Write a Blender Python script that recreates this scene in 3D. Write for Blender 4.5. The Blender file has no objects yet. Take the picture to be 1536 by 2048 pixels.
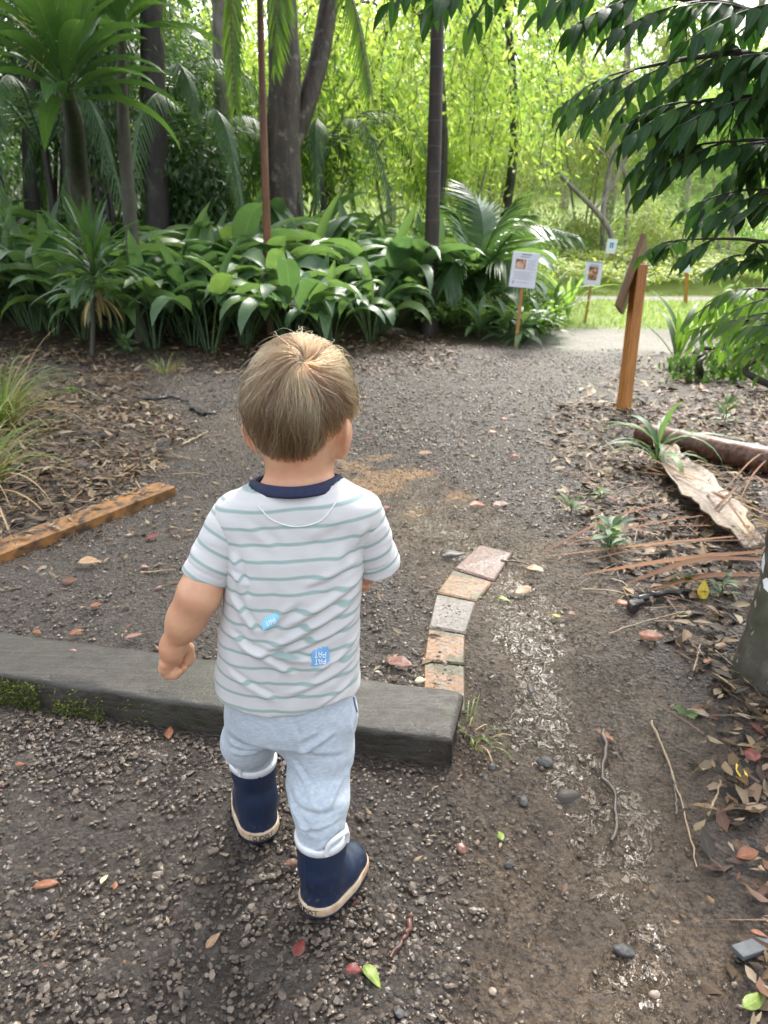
import bpy, math, random
import numpy as np
from mathutils import Vector, Matrix
from mathutils.bvhtree import BVHTree
random.seed(7); RNG = np.random.default_rng(7)
S = bpy.context.scene
COL = S.collection

# ------------------------------------------------------------------ camera, light, exposure
CAM_H = 1.12; PITCH = math.radians(20.5); FPX = 1540.0
cam = bpy.data.cameras.new('camera'); camo = bpy.data.objects.new('camera', cam); COL.objects.link(camo)
camo.location = (0, 0, CAM_H); camo.rotation_euler = (math.pi/2 - PITCH, 0, 0)
cam.sensor_fit = 'VERTICAL'; cam.sensor_height = 36; cam.lens = FPX/2048*36
cam.clip_start = 0.05; cam.clip_end = 500
cam.dof.use_dof = True; cam.dof.focus_distance = 1.25; cam.dof.aperture_fstop = 8.5
S.camera = camo

SUN_EL, SUN_AZ = math.radians(52), math.radians(14)
w = bpy.data.worlds.new('World'); S.world = w; w.use_nodes = True
wn = w.node_tree; bg = wn.nodes['Background']
sky = wn.nodes.new('ShaderNodeTexSky'); sky.sky_type = 'NISHITA'; sky.sun_disc = False
sky.sun_elevation = SUN_EL; sky.sun_rotation = SUN_AZ; sky.dust_density = 4; sky.air_density = 1.2
hs = wn.nodes.new('ShaderNodeHueSaturation'); hs.inputs['Saturation'].default_value = 0.38
wn.links.new(sky.outputs[0], hs.inputs['Color']); wn.links.new(hs.outputs[0], bg.inputs[0])
bg.inputs[1].default_value = 0.15
sl = bpy.data.lights.new('sun', 'SUN'); sl.energy = 1.5; sl.angle = math.radians(14); sl.color = (1, .965, .9)
so = bpy.data.objects.new('sun', sl); COL.objects.link(so); so.location = (2, 20, 25)
so.rotation_euler = Vector((-math.sin(SUN_AZ)*math.cos(SUN_EL), -math.cos(SUN_AZ)*math.cos(SUN_EL), -math.sin(SUN_EL))).to_track_quat('-Z', 'Y').to_euler()
S.view_settings.view_transform = 'Standard'; S.view_settings.look = 'None'
S.view_settings.exposure = 2.12; S.view_settings.gamma = 1
S.render.engine = 'CYCLES'
cy = S.cycles
cy.use_denoising = True
try: cy.denoiser = 'OPENIMAGEDENOISE'
except Exception: pass
cy.max_bounces = 6; cy.diffuse_bounces = 3; cy.glossy_bounces = 3; cy.transmission_bounces = 4; cy.transparent_max_bounces = 8
cy.caustics_reflective = False; cy.caustics_refractive = False
cy.sample_clamp_indirect = 6

# ------------------------------------------------------------------ helpers
def sstep(t):
    t = np.clip(t, 0, 1); return t*t*(3-2*t)
def PD(px, py, Y):
    """point on the camera ray of pixel (px,py) at world depth y=Y"""
    a = math.atan((py-1024)/FPX)+PITCH
    z = CAM_H - Y*math.tan(a); dep = Y*math.cos(PITCH)+(CAM_H-z)*math.sin(PITCH)
    return Vector(((px-768)/FPX*dep, Y, z))
def P(px, py, z=0.0):
    a = math.atan((py-1024)/FPX)+PITCH
    Y = (CAM_H-z)/math.tan(a); dep = Y*math.cos(PITCH)+(CAM_H-z)*math.sin(PITCH)
    return Vector(((px-768)/FPX*dep, Y, z))
def hash_noise(x, y, s=1.0, seed=0):
    """smooth value noise, numpy"""
    x = np.asarray(x, float)/s; y = np.asarray(y, float)/s
    xi = np.floor(x).astype(np.int64); yi = np.floor(y).astype(np.int64); fx = x-xi; fy = y-yi
    fx = fx*fx*(3-2*fx); fy = fy*fy*(3-2*fy)
    def h(a, b):
        n = (a*374761393 + b*668265263 + seed*1442695) & 0x7fffffff
        n = ((n ^ (n >> 13))*1274126177) & 0x7fffffff
        return ((n ^ (n >> 16)) & 0xffff)/65535.0
    return (h(xi, yi)*(1-fx)+h(xi+1, yi)*fx)*(1-fy)+(h(xi, yi+1)*(1-fx)+h(xi+1, yi+1)*fx)*fy - .5
UP = 0.055                                    # the ground behind the sleeper lies this much higher
CH_Y = np.array([.2, .81, .99, 1.29, 1.573, 2.10, 2.57, 2.94, 3.42, 4.0])
CH_X = np.array([.36, .392, .424, .413, .398, .398, .239, .065, -.111, -.2])
def sleeper_front(x): return 1.421-.235*x
def terrain(x, y):
    x = np.asarray(x, float); y = np.asarray(y, float)
    st = sstep((y-(sleeper_front(x)+.04))/.07); rp = sstep((y-1.0)/1.1)
    k = sstep((x-.13)/.12)
    z = UP*(st*(1-k)+rp*k)
    far = np.clip(y-2.0, 0, None)
    z = z + .012*hash_noise(x, y, .45, 1)+.006*hash_noise(x, y, .13, 2)+.05*hash_noise(x, y, 2.5, 3)*sstep((y-3)/4)
    cx = np.interp(y, CH_Y, CH_X); gw = sstep(1-np.abs(x-cx)/.26)*sstep((4.2-y)/1.0)
    z = z - .022*gw
    z = z + .10*sstep((x-np.interp(y, [0, 1, 2, 3, 5], [.55, .72, .8, .85, 1.3]))/1.6)*sstep((6-y)/2)
    # rising forest floor on the left, bank and hill far behind
    z = z + .35*sstep((y-7.3)/4.5)*sstep((.6-x)/2)
    z = z + .3*sstep((y-13)/2.5)+np.where(y > 22, (y-22)*.16, 0)
    return z
def TZ(x, y): return float(terrain(x, y))
def PG(px, py):
    z = UP
    for _ in range(6):
        q = P(px, py, z); z = TZ(q.x, q.y)
    q = P(px, py, z); return Vector((q.x, q.y, z))

W = {}
def tag(o, label=None, cat=None, group=None, kind=None):
    if label: o['label'] = label
    if cat: o['category'] = cat
    if group: o['group'] = group
    if kind: o['kind'] = kind
    return o
def thing(name, label, cat, loc=(0, 0, 0), group=None, rotz=0):
    o = bpy.data.objects.new(name, None); COL.objects.link(o); o.empty_display_size = .1
    o.location = loc; o.rotation_euler = (0, 0, rotz); W[o.name] = Vector(loc)
    return tag(o, label, cat, group)
def mk(name, V, F, mat, parent=None, uv=None, smooth=True, attrs=None, origin=None):
    """one mesh object from numpy arrays (world coordinates). F: (n,k) array or a list of them"""
    V = np.asarray(V, np.float32).reshape(-1, 3)
    org = W[parent.name] if parent is not None else Vector(origin if origin is not None else (0, 0, 0))
    V = V-np.array(org, np.float32)
    Fs = F if isinstance(F, list) else [F]
    Fs = [np.asarray(f, np.int32) for f in Fs if len(f)]
    me = bpy.data.meshes.new(name)
    me.vertices.add(len(V)); me.vertices.foreach_set('co', V.ravel())
    loops = np.concatenate([f.ravel() for f in Fs]); cnt = np.concatenate([np.full(len(f), f.shape[1], np.int32) for f in Fs])
    me.loops.add(len(loops)); me.loops.foreach_set('vertex_index', loops)
    me.polygons.add(len(cnt)); me.polygons.foreach_set('loop_start', np.concatenate([[0], np.cumsum(cnt)[:-1]]).astype(np.int32))
    try: me.polygons.foreach_set('loop_total', cnt)
    except Exception: pass
    me.polygons.foreach_set('use_smooth', np.full(len(cnt), smooth, bool))
    me.update(calc_edges=True)
    if uv is not None:
        l = me.uv_layers.new(name='UVMap'); l.data.foreach_set('uv', np.asarray(uv, np.float32)[loops].ravel())
    for k, a in (attrs or {}).items():
        a = np.asarray(a, np.float32)
        if a.ndim == 1: me.attributes.new(k, 'FLOAT', 'POINT').data.foreach_set('value', a)
        else: me.attributes.new(k, 'FLOAT_COLOR', 'POINT').data.foreach_set('color', a.ravel())
    for m in (mat if isinstance(mat, (list, tuple)) else [mat]): me.materials.append(m)
    o = bpy.data.objects.new(name, me); COL.objects.link(o)
    if parent is not None: o.parent = parent
    else: o.location = org
    W[o.name] = org
    return o
def dup(o, loc=None, rotz=None, scale=None, label=None, parent=None):
    c = o.copy(); COL.objects.link(c); W[c.name] = Vector(loc) if loc is not None else W[o.name]
    if parent is not None: c.parent = parent
    if loc is not None: c.location = loc
    if rotz is not None: c.rotation_euler = (o.rotation_euler[0], o.rotation_euler[1], rotz)
    if scale is not None: c.scale = (scale,)*3 if not hasattr(scale, '__len__') else scale
    if label: c['label'] = label
    for ch in list(o.children): dup(ch, parent=c)
    return c
def nrmz(a): return a/np.maximum(np.linalg.norm(a, axis=-1, keepdims=True), 1e-9)
class MB:
    def __init__(s): s.v = []; s.f = {3: [], 4: []}; s.uv = []; s.n = 0
    def add(s, V, F, uv=None):
        V = np.asarray(V, float).reshape(-1, 3)
        F = np.asarray(F, int)+s.n; s.f.setdefault(F.shape[1], []).append(F)
        s.v.append(V); s.uv.append(np.zeros((len(V), 2)) if uv is None else np.asarray(uv, float).reshape(-1, 2)); s.n += len(V)
    def tube(s, pts, radii, n=8, cap=True, wob=0, seed=0):
        pts = np.array([tuple(p) for p in pts], float); m = len(pts)
        radii = np.full(m, radii, float) if not hasattr(radii, '__len__') else np.asarray(radii, float)
        T = nrmz(np.gradient(pts, axis=0)); ref = np.array([0, 0, 1.]) if abs(T[0][2]) < .9 else np.array([1., 0, 0])
        a = nrmz(np.cross(T[0], ref)); V = []; L = 0
        th = np.linspace(0, 2*np.pi, n, endpoint=False); rg = np.random.default_rng(seed)
        for i in range(m):
            a = nrmz(a-T[i]*np.dot(a, T[i])); b = np.cross(T[i], a)
            r = radii[i]*(1+wob*rg.uniform(-1, 1, n))
            V.append(pts[i]+(np.cos(th)*r)[:, None]*a+(np.sin(th)*r)[:, None]*b)
        i = np.arange(m-1)[:, None]*n; j = np.arange(n)[None]; k = (j+1) % n
        F = np.stack([i+j, i+k, i+n+k, i+n+j], -1).reshape(-1, 4)
        d = np.concatenate([[0], np.cumsum(np.linalg.norm(np.diff(pts, axis=0), axis=1))])
        uv = np.stack(np.broadcast_arrays((th/(2*np.pi))[None], d[:, None]), -1).reshape(-1, 2)
        s.add(np.concatenate(V), F, uv)
        if cap:
            for e, o in ((0, 1), (m-1, 0)):
                c = np.concatenate([V[e], pts[e][None]]); q = np.arange(n)
                t = np.stack([q, (q+1) % n, np.full(n, n)], -1)
                s.add(c, t[:, ::-1] if o else t)
    def box(s, c, size, R=None, bev=0.0):
        hx, hy, hz = np.array(size)/2; b = min(bev, hx*.9, hy*.9, hz*.9)
        if b <= 0:
            v = np.array([[x, y, z] for x in (-hx, hx) for y in (-hy, hy) for z in (-hz, hz)])
            f = np.array([[0, 1, 3, 2], [4, 6, 7, 5], [0, 4, 5, 1], [2, 3, 7, 6], [0, 2, 6, 4], [1, 5, 7, 3]])
            v = v if R is None else v@np.array(R).T; s.add(v+np.array(c), f); return
        import bmesh
        bm = bmesh.new(); bmesh.ops.create_cube(bm, size=2); bmesh.ops.scale(bm, vec=(hx, hy, hz), verts=bm.verts)
        bmesh.ops.bevel(bm, geom=bm.edges[:], offset=b, segments=2, affect='EDGES', profile=.6)
        bm.verts.index_update(); v = np.array([x.co[:] for x in bm.verts]); v = v if R is None else v@np.array(R).T
        by = {}
        for f in bm.faces: by.setdefault(len(f.verts), []).append([x.index for x in f.verts])
        base = s.n; s.v.append(v+np.array(c)); s.uv.append(np.zeros((len(v), 2))); s.n += len(v)
        for k, L in by.items(): s.f.setdefault(k, []).append(np.array(L)+base)
        bm.free()
    def build(s, name, mat, parent=None, smooth=True, origin=None, attrs=None):
        return mk(name, np.concatenate(s.v), [np.concatenate(x) for x in s.f.values() if x], mat, parent, np.concatenate(s.uv), smooth, attrs, origin)
def bez(pts, n=12):
    """Catmull-Rom through points"""
    p = np.array([tuple(q) for q in pts], float); p = np.vstack([2*p[0]-p[1], p, 2*p[-1]-p[-2]]); out = []
    m = len(p)-3
    for t in np.linspace(0, m-1e-6, n):
        i = int(t); u = t-i; a, b, c, d = p[i:i+4]
        out.append(.5*((2*b)+(-a+c)*u+(2*a-5*b+4*c-d)*u*u+(-a+3*b-3*c+d)*u**3))
    return np.array(out)
def rot_to(zdir, xhint=(1, 0, 0)):
    z = Vector(zdir).normalized(); x = Vector(xhint); x = (x-z*x.dot(z)).normalized(); y = z.cross(x)
    return np.array([[x[i], y[i], z[i]] for i in range(3)])
PROF = {'ovate': lambda t: np.sin(np.pi*np.clip(t, 0, 1)**.72)**.9*(1-.15*t), 'strap': lambda t: np.minimum(1, t*6)*(1-t**3.0), 'lance': lambda t: np.sin(np.pi*t**.85)**.8,
        'grass': lambda t: np.clip(1-t**1.7, 0, 1)}
def leaves(pos, d, nrm, L, Wd, K=3, prof='ovate', fold=.25, bend=.2):
    """vectorised leaf blades. returns V,F,uv"""
    pos = np.asarray(pos, float); d = nrmz(np.asarray(d, float)); n0 = np.asarray(nrm, float)
    side = nrmz(np.cross(d, n0)); n0 = np.cross(side, d); N = len(pos)
    L = np.broadcast_to(L, (N,))[:, None]; Wd = np.broadcast_to(Wd, (N,))[:, None]*.5; bend = np.broadcast_to(bend, (N,))[:, None]
    t = np.linspace(0, 1, K+1); pr = PROF[prof](t); pr[-1] = 0; pr[0] = max(pr[0], .04)
    V = np.empty((N, K+1, 3, 3))
    for i in range(K+1):
        c = pos+d*L*t[i]*(1-.15*bend*t[i])-n0*(bend*L*t[i]**2)
        V[:, i, 1] = c
        V[:, i, 0] = c-side*Wd*pr[i]+n0*fold*Wd*pr[i]; V[:, i, 2] = c+side*Wd*pr[i]+n0*fold*Wd*pr[i]
    b = (np.arange(N)*(K+1)*3)[:, None, None]; i = (np.arange(K)*3)[None, :, None]; q = np.array([[0, 1, 4, 3], [1, 2, 5, 4]])
    F = (b+i)[..., None]+q[None, None]
    uv = np.empty((N, K+1, 3, 2)); uv[..., 0] = np.array([0, .5, 1])[None, None]; uv[..., 1] = t[None, :, None]
    return V.reshape(-1, 3), F.reshape(-1, 4), uv.reshape(-1, 2)
def blade(mb, base, az, el, L, Wd, droop, seg=9, prof='strap', fold=.25, pet=0.0, petw=.006, roll=0., dpow=1.0, twist=0.):
    """one long arching leaf; el = starting elevation, droop = total bend in radians, pet = petiole share"""
    p = np.array(base, float); ca, sa = math.cos(az), math.sin(az); step = L/seg; e = el
    side0 = np.array([-sa, ca, 0.]); rows = []; uvs = []
    for i in range(seg+1):
        t = i/seg; fw = np.array([math.cos(e)*ca, math.cos(e)*sa, math.sin(e)])
        r = roll+twist*t; nn = np.cross(fw, side0); side = side0*math.cos(r)+nn*math.sin(r); nn = np.cross(side, fw)*-1
        if t < pet: wd = petw
        else:
            u = (t-pet)/(1-pet); wd = max(petw if i < seg else 0, Wd*float(PROF[prof](np.array(u))))
            if i == seg: wd = 0.001
        rows += [p-side*wd/2+nn*fold*wd/2, p, p+side*wd/2+nn*fold*wd/2]; uvs += [(0, t), (.5, t), (1, t)]
        p = p+fw*step; e -= droop/seg*(1 if dpow == 1 else (dpow*(t**(dpow-1))))
    i = (np.arange(seg)*3)[:, None, None]; F = (i+np.array([[0, 1, 4, 3], [1, 2, 5, 4]])[None]).reshape(-1, 4)
    mb.add(np.array(rows), F, np.array(uvs))

# ------------------------------------------------------------------ node helpers
def newmat(name):
    m = bpy.data.materials.new(name); m.use_nodes = True; nt = m.node_tree; nt.nodes.clear()
    out = nt.nodes.new('ShaderNodeOutputMaterial'); return m, nt, out
def N(nt, typ, ins=None, **pr):
    n = nt.nodes.new(typ)
    for k, v in pr.items(): setattr(n, k, v)
    for k, v in (ins or {}).items():
        s = n.inputs[k]
        if isinstance(v, bpy.types.NodeSocket): nt.links.new(v, s)
        else: s.default_value = v if not isinstance(v, tuple) or len(v) != 3 or s.type == 'VECTOR' else (*v, 1)
    return n
def ramp(nt, fac, stops, interp='LINEAR'):
    n = nt.nodes.new('ShaderNodeValToRGB'); nt.links.new(fac, n.inputs[0]); r = n.color_ramp; r.interpolation = interp
    while len(r.elements) < len(stops): r.elements.new(.5)
    for e, (p, c) in zip(r.elements, stops): e.position = p; e.color = (*c, 1) if hasattr(c, '__len__') else (c, c, c, 1)
    return n.outputs[0]
def mix(nt, fac, a, b, blend='MIX'):
    n = nt.nodes.new('ShaderNodeMix'); n.data_type = 'RGBA'; n.blend_type = blend
    for i, v in ((0, fac), (6, a), (7, b)):
        if isinstance(v, bpy.types.NodeSocket): nt.links.new(v, n.inputs[i])
        else: n.inputs[i].default_value = (*v, 1) if hasattr(v, '__len__') else (v if i == 0 else (v, v, v, 1))
    return n.outputs[2]
def mth(nt, op, a, b=0.0, c=0.0, clamp=False):
    n = nt.nodes.new('ShaderNodeMath'); n.operation = op; n.use_clamp = clamp
    for i, v in enumerate((a, b, c)):
        if isinstance(v, bpy.types.NodeSocket): nt.links.new(v, n.inputs[i])
        else: n.inputs[i].default_value = v
    return n.outputs[0]
def noise(nt, scale, detail=4, rough=.55, vec=None, dist=0.):
    n = N(nt, 'ShaderNodeTexNoise', {'Scale': scale, 'Detail': detail, 'Roughness': rough, 'Distortion': dist})
    if vec is not None: nt.links.new(vec, n.inputs['Vector'])
    return n
def coords(nt, scale=None, src='Object'):
    t = nt.nodes.new('ShaderNodeTexCoord').outputs[src]
    if scale is None: return t
    return N(nt, 'ShaderNodeMapping', {'Vector': t, 'Scale': scale}).outputs[0]
def bump(nt, h, strength=.3, dist=.01, nrm=None):
    n = N(nt, 'ShaderNodeBump', {'Height': h, 'Strength': strength, 'Distance': dist})
    if nrm is not None: nt.links.new(nrm, n.inputs['Normal'])
    return n.outputs[0]
def bsdf(nt, out, **k):
    n = nt.nodes.new('ShaderNodeBsdfPrincipled')
    for a, v in k.items():
        s = n.inputs[a.replace('_', ' ')]
        if isinstance(v, bpy.types.NodeSocket): nt.links.new(v, s)
        else: s.default_value = (*v, 1) if hasattr(v, '__len__') and s.type == 'RGBA' else v
    if out is not None: nt.links.new(n.outputs[0], out.inputs[0])
    return n
def simple(name, c1, c2, scale=8, rough=.6, bmp=.2, bd=.003, stretch=None, **k):
    m, nt, out = newmat(name); v = coords(nt, stretch) if stretch else coords(nt)
    nz = noise(nt, scale, 6, .6, v); c = ramp(nt, nz.outputs[0], [(.3, c1), (.7, c2)])
    bsdf(nt, out, Base_Color=c, Roughness=rough, Normal=bump(nt, nz.outputs[0], bmp, bd), **k); return m
def leafmat(name, cols, rough=.3, trans=.35, rib=.5, veins=True, spec=.5, tcol=1.6, bmpS=.25):
    """wet leaf: colour differs from leaf to leaf, midrib and side veins along the blade, light passes through"""
    m, nt, out = newmat(name)
    g = nt.nodes.new('ShaderNodeNewGeometry'); isl = g.outputs['Random Per Island']
    c = ramp(nt, isl, [(i/max(1, len(cols)-1), x) for i, x in enumerate(cols)])
    uv = nt.nodes.new('ShaderNodeUVMap').outputs[0]; sp = N(nt, 'ShaderNodeSeparateXYZ', {0: uv})
    u = mth(nt, 'ABSOLUTE', mth(nt, 'SUBTRACT', sp.outputs[0], .5))
    ribm = mth(nt, 'SUBTRACT', 1, mth(nt, 'MULTIPLY', u, 22), clamp=True)
    c = mix(nt, mth(nt, 'MULTIPLY', ribm, rib), c, mix(nt, .5, c, (.25, .38, .14)))
    nz = noise(nt, 14, 3, .5, coords(nt)); c = mix(nt, .5, c, mix(nt, nz.outputs[0], (.55, .55, .5), (1.4, 1.35, 1.2)), 'MULTIPLY')
    nrm = None
    if veins:
        vv = mth(nt, 'SINE', mth(nt, 'MULTIPLY', mth(nt, 'ADD', sp.outputs[1], mth(nt, 'MULTIPLY', u, -.5)), 95))
        nrm = bump(nt, mth(nt, 'ADD', mth(nt, 'MULTIPLY', vv, .35), mth(nt, 'MULTIPLY', nz.outputs[0], 2.0)), bmpS, .004)
    k = dict(Base_Color=c, Roughness=rough, Specular_IOR_Level=spec)
    if nrm is not None: k['Normal'] = nrm
    b = bsdf(nt, None, **k)
    t = N(nt, 'ShaderNodeBsdfTranslucent', {0: mix(nt, 1.0, c, (tcol*1.1, tcol*1.1, tcol*.6), 'MULTIPLY')})
    mx = N(nt, 'ShaderNodeMixShader', {0: trans, 1: b.outputs[0], 2: t.outputs[0]}); nt.links.new(mx.outputs[0], out.inputs[0])
    return m
# ------------------------------------------------------------------ ground
YL = [0, 1.6, 2.35, 3.07, 4.05, 5.2, 6.5, 7.0, 30]; XL = [-2.2, -1.75, -1.35, -.93, -1.0, -1.45, -1.95, -2.3, -6]
YR = [0, .77, 1.1, 1.57, 1.94, 3.0, 4.27, 5.5, 7.06, 8.2, 30]; XR = [.42, .48, .595, .70, .69, .70, .87, 1.35, 2.3, 3.2, 9]
def zones(x, y):
    """litter, mud, wet, lawn, pale path"""
    wob = .12*hash_noise(x, y, .25, 11)+.2*hash_noise(x, y, .8, 12)
    lit = np.maximum(sstep((np.interp(y, YL, XL)-x+wob)/.22), sstep((x+wob*.7-np.interp(y, YR, XR))/.14))
    lit = np.maximum(lit, sstep((y-6.7+wob*2)/.5)*sstep((1.0-x)/.4))
    cx = np.interp(y, CH_Y, CH_X)
    mud = sstep((.40-np.abs(x-cx-.03)+wob*.5)/.16)*sstep((3.7-y)/.7)*(1-lit)
    mud = np.maximum(mud, sstep((x-.14+wob*.4)/.12)*sstep((1.6-y)/.3)*(1-lit))
    mud = np.maximum(mud, .75*sstep((.55-np.hypot(x+.75, (y-4.2)*.6)+wob)/.3)*(1-lit))
    wet = sstep((.16-np.abs(x-cx)+wob*.9)/.12)*sstep((3.3-y)/.5)*sstep((y-.45)/.3)*np.interp(y, [.6, 1.0, 1.3, 1.6, 3.3], [.5, .55, .7, 1.0, .9])
    wet = np.maximum(wet, sstep((.12-np.hypot(x-.0, (y-2.9)*.7)+wob*.4)/.1))
    pale = sstep((y-6.7+wob)/.5)*sstep((8.7-y+wob)/.5)*sstep((x-.9)/.5)*sstep((3.1-x)/.5)
    pale = np.maximum(pale, sstep((y-11.6)/.3)*sstep((12.7-y)/.3)*sstep((x-2.6+wob)/.5))
    lawn = sstep((y-8.2+wob)/.6)*sstep((x-1.0+wob)/.5)*(1-pale)
    lawn = np.maximum(lawn, sstep((y-13)/2)*sstep((x+7)/3))
    lit = lit*(1-lawn)*(1-pale)
    return lit, mud, wet, lawn, pale
ys = np.concatenate([[-60, -25, -12, -6, -3, -1.5, -.5, 0.1, .3], .45*np.exp(np.linspace(0, math.log(90/.45), 620))])
u = np.linspace(-1, 1, 441); us = np.sinh(u*3.3)/np.sinh(3.3)
X = us[None]*(3.0+np.abs(ys)*1.35)[:, None]; Y = np.broadcast_to(ys[:, None], X.shape)
Z = terrain(X, Y)
near = sstep((7-Y)/4)
lit, mud, wet, lawn, pale = zones(X, Y)
clay = sstep((.34-np.hypot((X+.10)*1.0, (Y-3.22)*.8)+.5*hash_noise(X, Y, .16, 77)+.25*hash_noise(X, Y, .05, 78))/.28)
Z = Z+near*(.010*hash_noise(X, Y, .05, 5)+.007*hash_noise(X, Y, .022, 6))*(1-.75*wet)+.02*lit*hash_noise(X, Y, .09, 8)*near
nr, nc = X.shape; i = np.arange(nr-1)[:, None]*nc; j = np.arange(nc-1)[None]
F = np.stack([i+j, i+j+1, i+nc+j+1, i+nc+j], -1).reshape(-1, 4)
m, nt, out = newmat('ground_wet_earth')
at1 = N(nt, 'ShaderNodeAttribute', attribute_name='zone'); at2 = N(nt, 'ShaderNodeAttribute', attribute_name='zone2')
s1 = N(nt, 'ShaderNodeSeparateColor', {0: at1.outputs[0]}); s2 = N(nt, 'ShaderNodeSeparateColor', {0: at2.outputs[0]})
LIT, MUD, WET = s1.outputs; LAWN, PALE, CLAY = s2.outputs
co = coords(nt)
vo = N(nt, 'ShaderNodeTexVoronoi', {'Vector': co, 'Scale': 95.0}); vc = N(nt, 'ShaderNodeSeparateColor', {0: vo.outputs['Color']})
vo2 = N(nt, 'ShaderNodeTexVoronoi', {'Vector': co, 'Scale': 42.0, 'Randomness': 1.0}); vc2 = N(nt, 'ShaderNodeSeparateColor', {0: vo2.outputs['Color']})
n1 = noise(nt, 5, 8, .62, co); n2 = noise(nt, 60, 6, .65, co); n3 = noise(nt, 1.3, 4, .5, co); n4 = noise(nt, 260, 3, .6, co)
grav = ramp(nt, vc.outputs[0], [(0, (.018, .0155, .0135)), (.5, (.044, .038, .033)), (.85, (.08, .069, .059)), (1, (.2, .16, .125))])
grav = mix(nt, n1.outputs[0], grav, (.058, .043, .031)); grav = mix(nt, .35, grav, (.045, .03, .02)); grav = mix(nt, .7, grav, mix(nt, n2.outputs[0], (.35, .34, .33), (1.7, 1.65, 1.6)), 'MULTIPLY')
mudc = ramp(nt, n1.outputs[0], [(.3, (.045, .031, .021)), (.5, (.082, .058, .040)), (.72, (.13, .095, .066))])
mudc = mix(nt, .9, mudc, mix(nt, ramp(nt, n2.outputs[0], [(.3, 0.), (.7, 1.)]), (.35, .33, .31), (1.65, 1.6, 1.5)), 'MULTIPLY'); mudc = mix(nt, .7, mudc, mix(nt, ramp(nt, n4.outputs[0], [(.3, 0.), (.7, 1.)]), (.45, .43, .42), (1.5, 1.5, 1.45)), 'MULTIPLY')
litc = ramp(nt, vc2.outputs[0], [(0, (.018, .012, .009)), (.5, (.042, .028, .020)), (.9, (.085, .055, .036)), (1, (.2, .13, .07))])
litc = mix(nt, .7, litc, mix(nt, n2.outputs[0], (.35, .33, .3), (1.6, 1.55, 1.5)), 'MULTIPLY')
lawnc = mix(nt, noise(nt, 2.2, 5, .6, co).outputs[0], (.10, .17, .02), (.24, .30, .05)); lawnc = mix(nt, .6, lawnc, mix(nt, n2.outputs[0], (.5, .5, .4), (1.4, 1.4, 1.3)), 'MULTIPLY')
palec = mix(nt, n1.outputs[0], (.12, .105, .085), (.24, .22, .185)); palec = mix(nt, .6, palec, mix(nt, vc.outputs[0], (.4, .4, .4), (1.5, 1.5, 1.5)), 'MULTIPLY')
c = mix(nt, MUD, grav, mudc); c = mix(nt, mth(nt, 'MULTIPLY', WET, .6), c, (.062, .040, .021)); c = mix(nt, mth(nt, 'MULTIPLY', CLAY, .8), c, mix(nt, vc.outputs[0], (.10, .05, .02), (.42, .24, .10))); c = mix(nt, LIT, c, litc); c = mix(nt, LAWN, c, lawnc); c = mix(nt, PALE, c, palec)
dry = mix(nt, MUD, ramp(nt, n2.outputs[0], [(.35, .26), (.65, .62)]), ramp(nt, n2.outputs[0], [(.35, .2), (.65, .48)])); dry = mix(nt, mth(nt, 'MULTIPLY', WET, .6), dry, .16)
n5 = noise(nt, 24, 5, .65, co); film = ramp(nt, mth(nt, 'ADD', mth(nt, 'MULTIPLY', WET, .95), mth(nt, 'ADD', mth(nt, 'MULTIPLY', mth(nt, 'SUBTRACT', n1.outputs[0], .5), 1.2), mth(nt, 'MULTIPLY', mth(nt, 'SUBTRACT', n5.outputs[0], .5), 2.2))), [(.42, 0.), (.60, 1.)]); sq = noise(nt, 30, 4, .6, coords(nt, (1, .75, 1)), 1.8); ln_ = mth(nt, 'ABSOLUTE', mth(nt, 'SUBTRACT', sq.outputs[0], .5)); film = mth(nt, 'MULTIPLY', film, ramp(nt, ln_, [(.045, 1.), (.11, .0)]))
ro = mix(nt, film, dry, .07); ro = mix(nt, LAWN, ro, .8)
hb = mth(nt, 'ADD', mth(nt, 'MULTIPLY', vo.outputs['Distance'], -1.0), mth(nt, 'MULTIPLY', n2.outputs[0], 1.3))
hb = mth(nt, 'ADD', hb, mth(nt, 'MULTIPLY', n4.outputs[0], .35))
rip = noise(nt, 62, 4, .7, coords(nt, (1.0, .6, 1)), 1.2)
hb = mth(nt, 'MULTIPLY', hb, mth(nt, 'SUBTRACT', 1, mth(nt, 'MULTIPLY', WET, .7)))
h = mix(nt, film, hb, mth(nt, 'ADD', mth(nt, 'ADD', mth(nt, 'MULTIPLY', rip.outputs[0], .34), mth(nt, 'MULTIPLY', noise(nt, 38, 3, .6, coords(nt, (1, .6, 1)), .6).outputs[0], .14)), .3))
nrm = bump(nt, h, 1.0, .012)
bsdf(nt, out, Base_Color=c, Roughness=ro, Normal=nrm, Specular_IOR_Level=mix(nt, film, .55, .5))
M_GROUND = m
one = np.ones(X.size)
g = mk('ground', np.stack([X, Y, Z], -1), F, m, attrs={'zone': np.stack([lit.ravel(), mud.ravel(), wet.ravel(), one], -1), 'zone2': np.stack([lawn.ravel(), pale.ravel(), clay.ravel(), one], -1)})
tag(g, kind='structure')

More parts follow.
